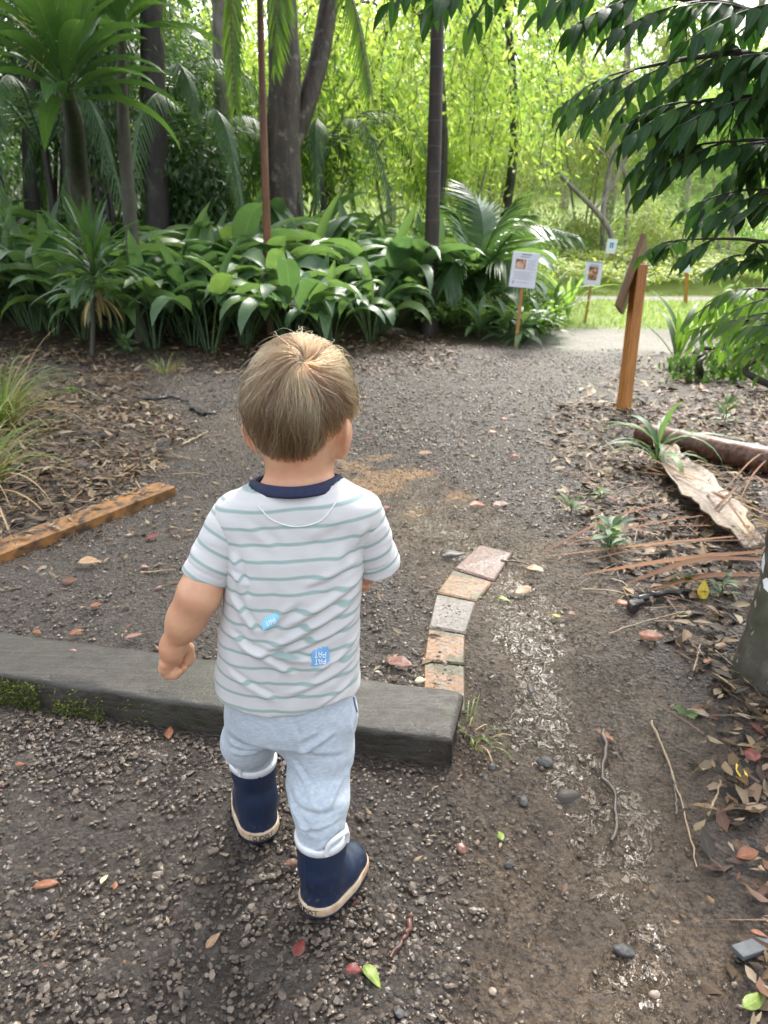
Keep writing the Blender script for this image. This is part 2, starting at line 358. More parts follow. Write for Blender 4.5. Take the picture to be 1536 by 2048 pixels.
# ------------------------------------------------------------------ crushed stone and leaf litter (nobody could count them)
ICO_V = []; t = (1+5**.5)/2
for a in (-1, 1):
    for b in (-t, t): ICO_V += [(a, b, 0), (0, a, b), (b, 0, a)]
ICO_V = nrmz(np.array(ICO_V))
from itertools import combinations
ICO_F = []
el = min(np.linalg.norm(ICO_V[a]-ICO_V[b]) for a, b in combinations(range(12), 2))*1.05
for a, b, c3 in combinations(range(12), 3):
    if all(np.linalg.norm(ICO_V[p]-ICO_V[q]) < el for p, q in ((a, b), (b, c3), (a, c3))):
        ICO_F.append((a, b, c3) if np.dot(np.cross(ICO_V[b]-ICO_V[a], ICO_V[c3]-ICO_V[a]), ICO_V[a]) > 0 else (a, c3, b))
ICO_F = np.array(ICO_F)
def rand_rot(n, rg):
    q = nrmz(rg.normal(size=(n, 4))); a, b, c, d = q.T
    return np.stack([1-2*(c*c+d*d), 2*(b*c-a*d), 2*(b*d+a*c), 2*(b*c+a*d), 1-2*(b*b+d*d), 2*(c*d-a*b), 2*(b*d-a*c), 2*(c*d+a*b), 1-2*(b*b+c*c)], -1).reshape(n, 3, 3)
def stones(x, y, size, rg, sink=.33, flat=.55):
    n = len(x); V = ICO_V[None]*(1+.21*rg.uniform(-1, 1, (n, 12, 1)))
    sc = np.stack([rg.uniform(.75, 1.35, n), rg.uniform(.6, 1.0, n), rg.uniform(.4, .8, n)], -1)
    V = V*sc[:, None]*size[:, None, None]*.5; R = rand_rot(n, rg); V2 = np.einsum('nij,nkj->nki', R, V); V2[..., 2] *= flat
    V2[..., 0] += x[:, None]; V2[..., 1] += y[:, None]; V2[..., 2] += (terrain(x, y)+size*(.5*flat-sink)*.7+.004)[:, None]
    return V2.reshape(-1, 3), (np.arange(n)[:, None, None]*12+ICO_F[None]).reshape(-1, 3)
rg = np.random.default_rng(3)
def sleeper_box(x, y): return (x < .15) & (y > sleeper_front(x)-.02) & (y < sleeper_front(x)+.215)
GX, GY, GS = [], [], []
for (n, x0, x1, y0, y1, s0, s1) in ((14000, -1.15, .34, .45, 1.75, .005, .011), (11000, -1.15, .3, .45, 1.75, .009, .0175), (420, -1.1, .25, .45, 1.7, .016, .025), (22000, -1.8, 1.0, 1.6, 4.2, .006, .017), (17000, -2.2, 2.2, 3.8, 7.2, .009, .024), (500, .1, .6, .5, 2.5, .006, .018)):
    x = rg.uniform(x0, x1, n); y = rg.uniform(y0, y1, n); l, mu, we, la, pa = zones(x, y)
    k = rg.uniform(0, 1, n) < (1-l)*(1-.93*mu)*np.where(we > .3, .25, 1)*np.clip(.75+1.6*hash_noise(x, y, .3, 21), .18, 1)
    if n == 500: k = rg.uniform(0, 1, n) < .3
    k &= ~sleeper_box(x, y)
    GX.append(x[k]); GY.append(y[k]); GS.append(s0+(s1-s0)*rg.uniform(0, 1, k.sum())**1.7)
GX, GY, GS = map(np.concatenate, (GX, GY, GS))
n = 16000; x = rg.uniform(-.35, .95, n); y = .5+2.9*rg.uniform(0, 1, n)**1.3; l, mu, we, la, pa = zones(x, y); k = (rg.uniform(0, 1, n) < mu*(1-.6*we)*np.clip(.45+2.2*hash_noise(x, y, .14, 24), 0, 1)) & ~sleeper_box(x, y)
Vc, Fc = stones(x[k], y[k], .003+.009*rg.uniform(0, 1, k.sum())**2.2, rg, .32, .6)
Vg, Fg = stones(GX, GY, GS, rg)
m, nt, out = newmat('crushed_stone'); isl = nt.nodes.new('ShaderNodeNewGeometry').outputs['Random Per Island']
nz = noise(nt, 120, 4, .6, coords(nt))
c = ramp(nt, isl, [(0, (.011, .0115, .012)), (.4, (.023, .0238, .024)), (.75, (.038, .039, .0385)), (.88, (.048, .038, .032)), (.96, (.075, .073, .070)), (.987, (.22, .17, .13)), (.99, (.10, .05, .035)), (1, (.45, .42, .36))])
c = mix(nt, .6, c, mix(nt, nz.outputs[0], (.4, .39, .38), (1.6, 1.58, 1.55)), 'MULTIPLY')
bsdf(nt, out, Base_Color=c, Roughness=ramp(nt, nz.outputs[0], [(.3, .32), (.7, .65)]), Specular_IOR_Level=.42, Normal=bump(nt, nz.outputs[0], .35, .002))
M_STONE = m
m, nt, out = newmat('mud_crumbs'); isl = nt.nodes.new('ShaderNodeNewGeometry').outputs['Random Per Island']; bsdf(nt, out, Base_Color=ramp(nt, isl, [(0, (.03, .021, .015)), (.5, (.075, .053, .037)), (.9, (.12, .09, .065)), (.97, (.2, .15, .11)), (1, (.06, .05, .045))]), Roughness=.4)
tag(mk('soil_crumbs', Vc, Fc, m, smooth=True), 'lumps of wet brown mud round the channel', 'mud', kind='stuff')
tag(mk('gravel', Vg, Fg, m, smooth=False), 'dark wet crushed gravel covering the path', 'gravel', kind='stuff')

LITTER_COLS = [(.016, .011, .008), (.03, .02, .014), (.05, .03, .02), (.08, .045, .026), (.028, .02, .016), (.13, .075, .035), (.05, .033, .024), (.20, .13, .06), (.09, .05, .035), (.26, .19, .11), (.05, .04, .035), (.12, .035, .02), (.30, .24, .17), (.22, .15, .085), (.34, .27, .18)]
M_LITTER = leafmat('dead_leaf_litter', LITTER_COLS, .5, .06, .3, True, .3)
def litter(n, x0, x1, y0, y1, l0, l1, dens, rg, wr=(.28, .5), lift=.012):
    x = rg.uniform(x0, x1, n); y = rg.uniform(y0, y1, n); k = rg.uniform(0, 1, n) < dens(x, y); x, y = x[k], y[k]; n = len(x)
    az = rg.uniform(0, 2*np.pi, n); el = rg.normal(0, .22, n); L = l0+(l1-l0)*rg.uniform(0, 1, n)**1.6
    d = np.stack([np.cos(az)*np.cos(el), np.sin(az)*np.cos(el), np.sin(el)], -1)
    nr = np.stack([rg.normal(0, .3, n), rg.normal(0, .3, n), np.ones(n)*np.where(rg.uniform(0, 1, n) < .3, -1, 1)], -1)
    p = np.stack([x, y, terrain(x, y)+rg.uniform(.003, lift+.003, n)], -1)
    return leaves(p, d, nr, L, L*rg.uniform(wr[0], wr[1], n), 3, 'ovate', .35, rg.uniform(-.1, .35, n))
rg = np.random.default_rng(5)
dl = lambda x, y: zones(x, y)[0]*np.clip(.8+1.2*hash_noise(x, y, .5, 31), .1, 1)
dp = lambda x, y: (1-zones(x, y)[0])*(1-.8*zones(x, y)[1])*(~sleeper_box(x, y))
parts_l = [litter(22000, .4, 3.2, .6, 4.8, .02, .075, dl, rg), litter(20000, -4.2, -.6, 1.6, 5, .02, .07, dl, rg), litter(9000, -4.2, -.5, 2.6, 7, .035, .10, dl, rg, (.18, .4), .025), litter(9000, -4.5, 4.0, 4.6, 8.2, .03, .10, dl, rg),
           litter(1500, -1.8, .9, 1.6, 7, .015, .05, dp, rg), litter(9000, -2.2, 1.6, 2.3, 7.6, .012, .038, dp, rg), litter(520, -1.2, .7, .5, 1.8, .008, .024, lambda x, y: .8*(~sleeper_box(x, y)), rg), litter(2500, -1.6, .6, 5.8, 7.8, .03, .08, lambda x, y: .8+0*x, rg)]
# thin dead stems and needles
def stems(n, x0, x1, y0, y1, rg):
    x = rg.uniform(x0, x1, n); y = rg.uniform(y0, y1, n); k = rg.uniform(0, 1, n) < dl(x, y); x, y = x[k], y[k]; n = len(x)
    az = rg.normal(-.3, .8, n) if x0 < -1 else rg.uniform(0, 6.28, n)
    d = np.stack([np.cos(az), np.sin(az), rg.normal(0, .06, n)], -1); L = rg.uniform(.06, .28, n)
    return leaves(np.stack([x, y, terrain(x, y)+rg.uniform(.006, .02, n)], -1), d, np.tile([0, 0, 1.], (n, 1)), L, rg.uniform(.003, .009, n), 3, 'grass', .3, rg.uniform(-.05, .1, n))
pa_, pb_ = PG(352, 990), PG(0, 1128); n = 110; uu_ = rg.uniform(.02, 1.05, n); dv_ = np.array((pb_-pa_).normalized()); sv_ = np.array([-dv_[1], dv_[0], 0]); sv_ = sv_ if sv_[1] > 0 else -sv_
pp_ = np.array(pa_)+dv_*uu_[:, None]+sv_*(.105*(1-rg.uniform(0, 1, n)**1.8))[:, None]; pp_[:, 2] = pa_.z+.041+rg.uniform(0, .006, n); az_ = rg.uniform(0, 6.28, n); L_ = rg.uniform(.015, .05, n)
parts_l += [leaves(pp_, np.stack([np.cos(az_), np.sin(az_), rg.normal(0, .12, n)], -1), np.tile([0, 0, 1.], (n, 1)), L_, L_*.4, 3, 'ovate', .3, rg.uniform(-.1, .2, n))]
parts_l += [stems(5200, -4.0, -.6, 1.7, 6, rg), stems(1800, .4, 3, .7, 4.8, rg)]
off = 0; VV, FF, UU = [], [], []
for v, f, q in parts_l: VV.append(v); FF.append(f+off); UU.append(q); off += len(v)
tag(mk('leaf_litter', np.concatenate(VV), np.concatenate(FF), M_LITTER, uv=np.concatenate(UU)), 'brown wet leaf litter beside the path', 'leaf litter', kind='stuff')

# grass on the clearing
n = 16000; x = rg.uniform(.9, 8, n); y = rg.uniform(8.1, 13, n); k = rg.uniform(0, 1, n) < zones(x, y)[3]*.9; x, y = x[k], y[k]; n = len(x)
az = rg.uniform(0, 6.28, n); d = np.stack([np.cos(az)*.5, np.sin(az)*.5, np.ones(n)], -1)
v, f, q = leaves(np.stack([x, y, terrain(x, y)-.005], -1), d, np.stack([-np.cos(az), -np.sin(az), np.ones(n)*.3], -1), rg.uniform(.04, .10, n), rg.uniform(.006, .012, n), 2, 'grass', .2, .3)
M_LAWN = leafmat('lawn_grass', [(.10, .19, .02), (.17, .26, .03), (.26, .33, .06)], .5, .4, .1, False)
tag(mk('grass', v, f, M_LAWN, uv=q), 'bright short lawn grass in the clearing', 'grass', kind='stuff')

# ------------------------------------------------------------------ timber sleeper, plank edging, bricks
m, nt, out = newmat('weathered_timber_grey')
co = coords(nt, (1.2, 14, 14)); n1 = noise(nt, 6, 8, .65, co); n2 = noise(nt, 30, 5, .6, coords(nt)); n3 = noise(nt, 3, 4, .6, coords(nt))
c = ramp(nt, n1.outputs[0], [(.3, (.022, .0175, .013)), (.55, (.044, .037, .029)), (.8, (.078, .069, .056))])
c = mix(nt, .55, c, mix(nt, n2.outputs[0], (.45, .45, .42), (1.5, 1.5, 1.48)), 'MULTIPLY')
gpos = N(nt, 'ShaderNodeSeparateXYZ', {0: coords(nt)})
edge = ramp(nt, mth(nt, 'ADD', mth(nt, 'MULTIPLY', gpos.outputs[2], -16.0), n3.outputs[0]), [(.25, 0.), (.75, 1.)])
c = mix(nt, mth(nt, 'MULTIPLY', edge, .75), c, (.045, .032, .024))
c = mix(nt, ramp(nt, n3.outputs[0], [(.52, 0.), (.72, .5)]), c, (.045, .06, .025))
bsdf(nt, out, Base_Color=c, Roughness=ramp(nt, n2.outputs[0], [(.3, .34), (.7, .65)]), Normal=bump(nt, mth(nt, 'ADD', mth(nt, 'ADD', n1.outputs[0], mth(nt, 'MULTIPLY', n2.outputs[0], .8)), mth(nt, 'MULTIPLY', noise(nt, 140, 4, .65, coords(nt)).outputs[0], .6)), .7, .004), Specular_IOR_Level=.5)
M_SLEEPER = m
# rounded, slightly worn beam, built along its own length
L = 1.45; a = math.atan(-.235); ax = np.array([math.cos(a), math.sin(a), 0]); ay = np.array([-math.sin(a), math.cos(a), 0])
P0 = np.array([.147, sleeper_front(.147), 0.0]); us = np.linspace(0, L, 90); prof = []
hw, r = .195, .012
for (cx_, cz_, a0) in ((hw-r, .072-r, 0), (r, .072-r, 90)):
    for q in np.linspace(a0, a0+90, 5): prof.append((cx_+r*math.cos(math.radians(q)), cz_+r*math.sin(math.radians(q))))
prof = [(hw, -.12)]+prof+[(0, -.12)]; prof = np.array(prof)
# more points along the top so it can wear
top = np.stack([np.linspace(hw-r, r, 12)[1:-1], np.full(10, .072)], -1); prof = np.vstack([prof[:6], top, prof[6:]])
frt = np.stack([np.zeros(6), np.linspace(.055, -.1, 6)], -1); prof = np.vstack([prof[:-1], frt, prof[-1:]])
V = []
for k, uu in enumerate(us):
    e = max(0, .010-uu)*.6; pc = prof.copy(); mid = np.array([hw/2, -.02]); pc = mid+(pc-mid)*(1-e/.09)
    w1 = .006*hash_noise(np.full(len(pc), uu), pc[:, 0], .35, 41)+.003*hash_noise(np.full(len(pc), uu)*3, pc[:, 0]*6, .12, 42)
    chip = .006*sstep((hash_noise(np.full(len(pc), uu), np.zeros(len(pc)), .09, 44)-.12)/.2)*(np.abs(pc[:, 0]-r*.3) < r)*(pc[:, 1] > .05)
    V.append(P0-ax*uu+ay*(pc[:, :1]+w1[:, None]*.8+chip[:, None])+np.array([0, 0, 1.])*(pc[:, 1:]+w1[:, None]*(pc[:, 1:] > .02)-chip[:, None]))
n = len(prof); V = np.concatenate(V); i = np.arange(89)[:, None]*n; j = np.arange(n-1)[None]
F4 = np.stack([i+j, i+j+1, i+n+j+1, i+n+j], -1).reshape(-1, 4)
V = np.vstack([V, P0+ay*hw/2+np.array([-0, 0, -.02])]); F3 = np.array([[q+1, q, len(V)-1] for q in range(n-1)])
t_s = thing('timber_sleeper', 'long dark grey wet timber sleeper forming a step across the gravel path', 'sleeper', tuple(P0))
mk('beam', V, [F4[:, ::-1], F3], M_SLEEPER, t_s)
# moss on its front face
rg = np.random.default_rng(9); n = 5200
uu = rg.uniform(.70, 1.35, n); h_ = rg.uniform(-.05, .066, n)
k = (hash_noise(uu, h_, .05, 51)*1.3+.20-(np.abs(uu-1.09)-.12)*3.0+np.clip(h_, -1, 0)*3 > 0) | (rg.uniform(0, 1, n) < .05); uu, h_ = uu[k], h_[k]; n = len(uu)
out_ = rg.uniform(0, .016, n)+np.clip(.05-h_, 0, 1)*.35*rg.uniform(.3, 1, n)
p = P0-ax*uu[:, None]-ay*out_[:, None]+np.array([0, 0, 1.])*h_[:, None]
d = nrmz(-ay*1.0+np.array([0, 0, .6])+rg.normal(0, .7, (n, 3)))
v, f, q = leaves(p, d, rg.normal(0, 1, (n, 3)), rg.uniform(.006, .014, n), rg.uniform(.002, .005, n), 2, 'ovate', .3, .3)
M_MOSS = leafmat('moss', [(.03, .05, .008), (.09, .13, .015), (.16, .2, .02), (.05, .06, .015)], .6, .3, .1, False)
tag(mk('moss', v, f, M_MOSS, uv=q), 'yellow green moss clinging to the front of the grey timber sleeper', 'moss', kind='stuff')

# orange weathered plank edging
m, nt, out = newmat('orange_weathered_plank'); co = coords(nt, (16, 16, 16)); n1 = noise(nt, 1.0, 7, .65, coords(nt, (26, 9, 20))); n2 = noise(nt, 14, 5, .6, coords(nt))
c = ramp(nt, n1.outputs[0], [(.33, (.07, .035, .014)), (.5, (.22, .10, .027)), (.7, (.34, .165, .05))])
c = mix(nt, ramp(nt, n2.outputs[0], [(.5, 0.), (.63, .95)]), c, (.035, .024, .017))
bsdf(nt, out, Base_Color=c, Roughness=.5, Normal=bump(nt, n1.outputs[0], .5, .004))
M_PLANK = m
A = PG(352, 990); B = PG(0, 1128); dv = (B-A).normalized(); A2 = A; Lp = 1.15
sd = np.array([-dv.y, dv.x, 0]); sd = sd if sd[1] > 0 else -sd
V = []; F = []
prof = np.array([(0, -.05), (0, .034), (.004, .038), (.10, .040), (.104, .036), (.104, -.05)])
us = np.linspace(0, Lp, 24)
for uu in us:
    e = 1 if uu > .004 else .985; wv = .004*hash_noise(np.full(6, uu), prof[:, 0]*9, .2, 61)
    V.append(np.array(A2)+np.array(dv)*uu+sd*(prof[:, :1]*e+wv[:, None])+np.array([0, 0, 1.])*(prof[:, 1:]*e+wv[:, None]))
V = np.concatenate(V); i = np.arange(23)[:, None]*6; j = np.arange(5)[None]
F4 = np.stack([i+j, i+6+j, i+6+j+1, i+j+1], -1).reshape(-1, 4)
tag(mk('edging_plank', V, [F4, np.array([[0, 1, 2, 3, 4, 5]])], M_PLANK, smooth=False, origin=tuple(A2)), 'orange rotting timber plank edging the leaf bed beside the grass tussock', 'plank')

# bricks set on edge in a curve
def brickmat(name, c1, c2, moss):
    m, nt, out = newmat(name); n1 = noise(nt, 26, 6, .65, coords(nt)); n2 = noise(nt, 9, 4, .6, coords(nt)); n3 = noise(nt, 90, 4, .6, coords(nt))
    c = ramp(nt, n1.outputs[0], [(.32, tuple(q*.45 for q in c1)), (.48, c1), (.72, c2)])
    c = mix(nt, ramp(nt, n2.outputs[0], [(.62-moss*.3, 0.), (.72-moss*.3, .9)]), c, (.045, .055, .014))
    c = mix(nt, ramp(nt, n3.outputs[0], [(.46, 0.), (.64, .85)]), c, (.055, .038, .026))
    bsdf(nt, out, Base_Color=c, Roughness=ramp(nt, n1.outputs[0], [(.35, .3), (.65, .6)]), Normal=bump(nt, mth(nt, 'ADD', n1.outputs[0], n3.outputs[0]), .8, .004)); return m
B_OR = brickmat('brick_orange', (.21, .088, .022), (.30, .145, .045), .45); B_GR = brickmat('brick_grey', (.13, .11, .095), (.20, .175, .155), .1)
B_PK = brickmat('brick_pinkish', (.14, .075, .055), (.22, .135, .105), .0); B_TN = brickmat('brick_tan', (.19, .10, .04), (.28, .17, .075), .3)
BR = [((846, 1420), (932, 1424), (847, 1322), (930, 1330), B_OR, 'orange mossy brick touching the end of the timber sleeper'),
      ((847, 1320), (930, 1328), (856, 1256), (931, 1268), B_OR, 'second orange brick from the timber sleeper with green moss'),
      ((857, 1253), (932, 1266), (872, 1186), (953, 1203), B_GR, 'grey brick in the middle of the curved brick edging'),
      ((873, 1184), (954, 1201), (905, 1138), (986, 1163), B_TN, 'wet tan brick between the grey brick and the pinkish brick'),
      ((907, 1136), (988, 1161), (960, 1088), (1026, 1104), B_PK, 'pinkish brick at the far end of the curved brick edging')]
for (a_, b_, c_, d_, mt, lb) in BR:
    zt = None; q = []
    for px in (a_, b_, d_, c_):
        z0 = PG(*px).z+.0075; r_ = P(px[0], px[1], z0); q.append(np.array(r_))
    q = np.array(q); cen = q.mean(0); q = cen+(q-cen)*.985
    inner = cen+(q-cen)*.93
    V = np.concatenate([q-np.array([0, 0, .09]), q-np.array([0, 0, .004]), inner]); F = []
    for k in range(4):
        k2 = (k+1) % 4; F += [[k, k2, 4+k2, 4+k], [4+k, 4+k2, 8+k2, 8+k]]
    F.append([8, 9, 10, 11])
    tag(mk('brick', V, np.array(F), mt, smooth=False, origin=tuple(cen-np.array([0, 0, .05]))), lb, 'brick', 'bricks edging the muddy channel')
# ------------------------------------------------------------------ the child: distance fields turned into smooth surfaces
class Vol:
    def __init__(s, lo, hi, h):
        s.lo = np.array(lo, float); s.h = h; s.n = np.ceil((np.array(hi)-s.lo)/h).astype(int)+1; s.d = np.full(s.n, .08, np.float32)
    def block(s, lo, hi, m=.05):
        a = np.clip(np.floor((np.array(lo)-m-s.lo)/s.h).astype(int), 0, s.n); b = np.clip(np.ceil((np.array(hi)+m-s.lo)/s.h).astype(int)+1, 0, s.n)
        sl = tuple(slice(i, j) for i, j in zip(a, b)); g = [s.lo[k]+s.h*np.arange(a[k], b[k]) for k in range(3)]
        return sl, np.stack(np.meshgrid(*g, indexing='ij'), -1).astype(np.float32)
    def put(s, sl, d, k=.0, sub=False):
        o = s.d[sl]
        o2 = -o if sub else o
        if k > 0:
            h = np.maximum(k-np.abs(o2-d), 0)/k; r = np.minimum(o2, d)-h*h*k*.25
        else: r = np.minimum(o2, d)
        s.d[sl] = -r if sub else r
    def cap(s, a, b, ra, rb, k=.01, sub=False, flat=None):
        a = np.array(a, np.float32); b = np.array(b, np.float32); R = max(ra, rb)
        sl, p = s.block(np.minimum(a, b)-R, np.maximum(a, b)+R); ab = b-a; L2 = max(float(ab@ab), 1e-9)
        t = np.clip(((p-a)@ab)/L2, 0, 1); q = p-a-t[..., None]*ab
        if flat is not None:
            fd, fs = np.array(flat[0], np.float32), flat[1]; q = q+(fs-1)*(q@fd)[..., None]*fd
        s.put(sl, np.linalg.norm(q, axis=-1)-(ra+(rb-ra)*t), k, sub)
    def chain(s, pts, rad, k=.01, **kw):
        for i in range(len(pts)-1): s.cap(pts[i], pts[i+1], rad[i], rad[i+1], k, **kw)
    def ell(s, c, r, R=None, k=.01, sub=False):
        c = np.array(c, np.float32); r = np.array(r, np.float32); M = max(r)
        sl, p = s.block(c-M, c+M); q = p-c
        if R is not None: q = q@np.array(R, np.float32)
        k0 = np.linalg.norm(q/r, axis=-1); k1 = np.linalg.norm(q/(r*r), axis=-1)
        s.put(sl, np.where(k1 > 1e-6, k0*(k0-1)/np.maximum(k1, 1e-6), -min(r)), k, sub)
    def field(s, fn, lo, hi, k=.01, sub=False):
        sl, p = s.block(lo, hi); s.put(sl, fn(p).astype(np.float32), k, sub)
    def cut(s, fn):
        g = [s.lo[k]+s.h*np.arange(s.n[k]) for k in range(3)]
        p = np.stack(np.meshgrid(*g, indexing='ij'), -1).astype(np.float32); s.d = np.maximum(s.d, fn(p, s.d).astype(np.float32))
    def mesh(s, smooth=2):
        d = s.d; sg = d < 0; a = sg[:-1, :-1, :-1]; al = np.ones_like(a); an = np.zeros_like(a)
        corners = [(i, j, k) for i in (0, 1) for j in (0, 1) for k in (0, 1)]
        def sh(arr, c): return arr[tuple(slice(q, q+m-1) for q, m in zip(c, d.shape))]
        for c in corners: x = sh(sg, c); al = al & x; an = an | x
        act = an & ~al; idx = np.argwhere(act); ids = np.full(act.shape, -1, np.int64); ids[tuple(idx.T)] = np.arange(len(idx))
        acc = np.zeros((len(idx), 3)); cn = np.zeros(len(idx)); val = {c: d[tuple((idx+np.array(c)).T)] for c in corners}
        for c in corners:
            for ax in range(3):
                if c[ax]: continue
                c2 = list(c); c2[ax] = 1; c2 = tuple(c2); u, v = val[c], val[c2]; m = (u < 0) != (v < 0)
                t = np.where(m, u/np.where(m, u-v, 1), 0); q = np.tile(np.array(c, float), (len(idx), 1)); q[:, ax] = t
                acc[m] += q[m]; cn[m] += 1
        V = s.lo+s.h*(idx+acc/cn[:, None]); F = []
        for ax in range(3):
            o1, o2 = [(1, 2), (2, 0), (0, 1)][ax]
            A = sg[tuple(slice(0, -1) if k == ax else slice(1, -1) for k in range(3))]; B = sg[tuple(slice(1, None) if k == ax else slice(1, -1) for k in range(3))]
            e = np.argwhere(A != B); inside = A[tuple(e.T)]; base = e.copy(); base[:, o1] += 1; base[:, o2] += 1
            def cell(u, v):
                q = base.copy(); q[:, o1] -= u; q[:, o2] -= v; return ids[tuple(q.T)]
            f = np.stack([cell(1, 1), cell(0, 1), cell(0, 0), cell(1, 0)], -1); f[~inside] = f[~inside][:, ::-1]; F.append(f)
        F = np.concatenate(F); F = F[(F >= 0).all(1)]
        for _ in range(smooth):
            S2 = np.zeros_like(V); n2 = np.zeros(len(V))
            for k in range(4):
                np.add.at(S2, F[:, k], V[F[:, (k+1) % 4]]+V[F[:, k-1]]); np.add.at(n2, F[:, k], 2)
            V = V*.4+.6*S2/np.maximum(n2, 1)[:, None]
        return V, F
def vnorm(V, F):
    n = np.cross(V[F[:, 2]]-V[F[:, 0]], V[F[:, 3]]-V[F[:, 1]]); o = np.zeros_like(V)
    for k in range(4): np.add.at(o, F[:, k], n)
    return nrmz(o)
def seg_fold(V, a, b, w, amp, tap=.25):
    """a soft fold along a-b given in (x,z); side-on profile with a crease beside it"""
    a = np.array(a); b = np.array(b); p = V[:, [0, 2]]; ab = b-a; L = np.linalg.norm(ab); ab = ab/L
    t = (p-a)@ab; n = np.array([-ab[1], ab[0]]); s_ = (p-a)@n
    e = sstep(t/(L*tap))*sstep((L-t)/(L*tap)); x = s_/w
    return amp*e*(np.exp(-x*x)-.8*np.exp(-(x-1.3)**2*1.6))
A3 = lambda *p: np.array(PD(*p))

hR = P(618, 1832, .004); hR.z = TZ(hR.x, hR.y)+.004; hL = P(527, 1682, .006); hL.z = TZ(hL.x, hL.y)+.006
AZR, AZL = math.radians(-33), math.radians(22); SHR_, SHL_ = (0, .042, .150), (-.001, .043, .168)
RCR = np.array(hR)+np.array(Matrix.Rotation(AZR, 3, 'Z'))@np.array(SHR_); RCL = np.array(hL)+np.array(Matrix.Rotation(AZL, 3, 'Z'))@np.array(SHL_)
HC = A3(600, 805, 1.155); yaw = math.radians(-17); HR = np.array(Matrix.Rotation(yaw, 3, 'Z')); HR = np.array(Matrix.Rotation(yaw, 3, 'Z')@Matrix.Rotation(math.radians(-8), 3, 'X'))
def hp(x, y, z): return HC+HR@np.array([x, y, z])       # head space: +y is the face, +z up
child = thing('person', 'small child seen from behind in a striped t-shirt, pale blue trousers and navy rubber boots', 'person', (-.18, 1.10, 0))
B = Vol((-.42, .93, .1), (.02, 1.36, 1.02), .0026)
B.ell(HC, (.0735, .088, .088), HR, .0); B.ell(hp(0, .02, -.045), (.062, .068, .055), HR, .03); B.ell(hp(0, -.008, .002), (.073, .078, .084), HR, .02)
B.ell(hp(0, .018, -.064), (.055, .058, .036), HR, .02); B.ell(hp(0, .055, -.078), (.026, .024, .018), HR, .025)                                   # chin
B.ell(hp(.036, .048, -.052), (.029, .028, .028), HR, .02); B.ell(hp(-.036, .048, -.052), (.029, .028, .028), HR, .02)   # cheeks
B.cap(hp(0, .082, -.012), hp(0, .094, -.035), .006, .0095, .010)                           # nose
B.cap(hp(-.012, .083, -.055), hp(.012, .083, -.055), .005, .005, .006)                     # lips
B.cap(hp(-.010, .081, -.064), hp(.010, .081, -.064), .0055, .0055, .006)
for s_ in (-1, 1):
    B.ell(hp(s_*.028, .080, -.006), (.014, .010, .008), HR, .006, sub=True)                # eye sockets
    B.cap(hp(s_*.016, .082, .012), hp(s_*.042, .074, .010), .006, .005, .012)              # brow
    eR = HR@np.array(Matrix.Rotation(s_*math.radians(36), 3, 'Z'))@np.array(Matrix.Rotation(math.radians(8), 3, 'X'))
    B.ell(hp(s_*.0745, -.004, -.046), (.0075, .022, .031), eR, .010); B.ell(hp(s_*.069, .004, -.046), (.012, .014, .022), eR, .012)
    B.ell(hp(s_*.070, .001, -.071), (.0065, .009, .010), eR, .010)
NB = A3(598, 1000, 1.125); NT = hp(0, -.012, -.06)
B.chain([NT, A3(597, 945, 1.14), NB], [.041, .0395, .043], .03)
SHL, SHR = A3(463, 1020, 1.12), A3(728, 1012, 1.12)
B.cap(A3(545, 1000, 1.125), SHL+np.array([.006, 0, -.012]), .028, .026, .03); B.cap(A3(650, 995, 1.125), SHR+np.array([-.006, 0, -.012]), .028, .026, .03)
B.chain([A3(598, 1010, 1.125), A3(592, 1130, 1.12), A3(585, 1300, 1.13), A3(580, 1390, 1.13)], [.040, .050, .055, .06], .03)
# left arm hangs, half-closed hand
EL, WL = A3(399, 1188, 1.085), A3(347, 1288, 1.10)
FM = EL*.5+WL*.5
B.chain([SHL+np.array([.006, 0, -.012]), A3(428, 1110, 1.105), EL], [.026, .0285, .0290], .012)
B.chain([EL, FM, WL], [.0285, .0252, .0190], .03)
B.cap(WL+np.array([-.02, -.0172, .004]), WL+np.array([.02, -.0172, .004]), .003, .003, .008, sub=True)
HL = A3(342, 1322, 1.115)
d_ = nrmz(HL-WL); axr = nrmz(np.cross(d_, np.array([0, 1., 0])))           # hand axes: d_ along the hand, ins towards the body
ins = np.array([1., 0, 0]); ins = nrmz(ins-d_*(ins@d_)); bk = np.cross(d_, ins)
if bk[1] > 0: bk = -bk
K0 = WL+d_*.012
B.cap(WL, K0, .0188, .0205, .012)
B.chain([K0, WL+d_*.040-ins*.002], [.0225, .021], .012, flat=(ins, 1.25))
# finger roots spread front-to-back (knuckles face outwards), curling inwards under the palm
kn = WL+d_*.046-ins*.008
for q, (off, l1, l2, l3, cu) in enumerate(((.019, .017, .015, .011, 0), (.0065, .019, .017, .012, .1), (-.006, .018, .016, .011, .2), (-.0175, .014, .012, .010, .35))):
    f0 = kn-bk*off*1.0*-1*-1
    a1 = .45+cu*.3; a2 = 1.55+cu*.5; a3 = 2.5+cu*.4
    dr = lambda an: d_*math.cos(an)+ins*math.sin(an)
    f1 = f0+dr(a1)*l1; f2 = f1+dr(a2)*l2; f3 = f2+dr(a3)*l3
    B.chain([f0-d_*.012, f0, f1, f2, f3], [.009, .0092, .0086, .0079, .0068], .0035)
t0 = WL+d_*.018+ins*.012-bk*.018; t1 = t0+d_*.016+ins*.010-bk*.004; t2 = t1+d_*.014+ins*.006+bk*.006; t3 = t2+d_*.009+bk*.006
B.chain([t0, t1, t2, t3], [.012, .0105, .009, .0072], .005)
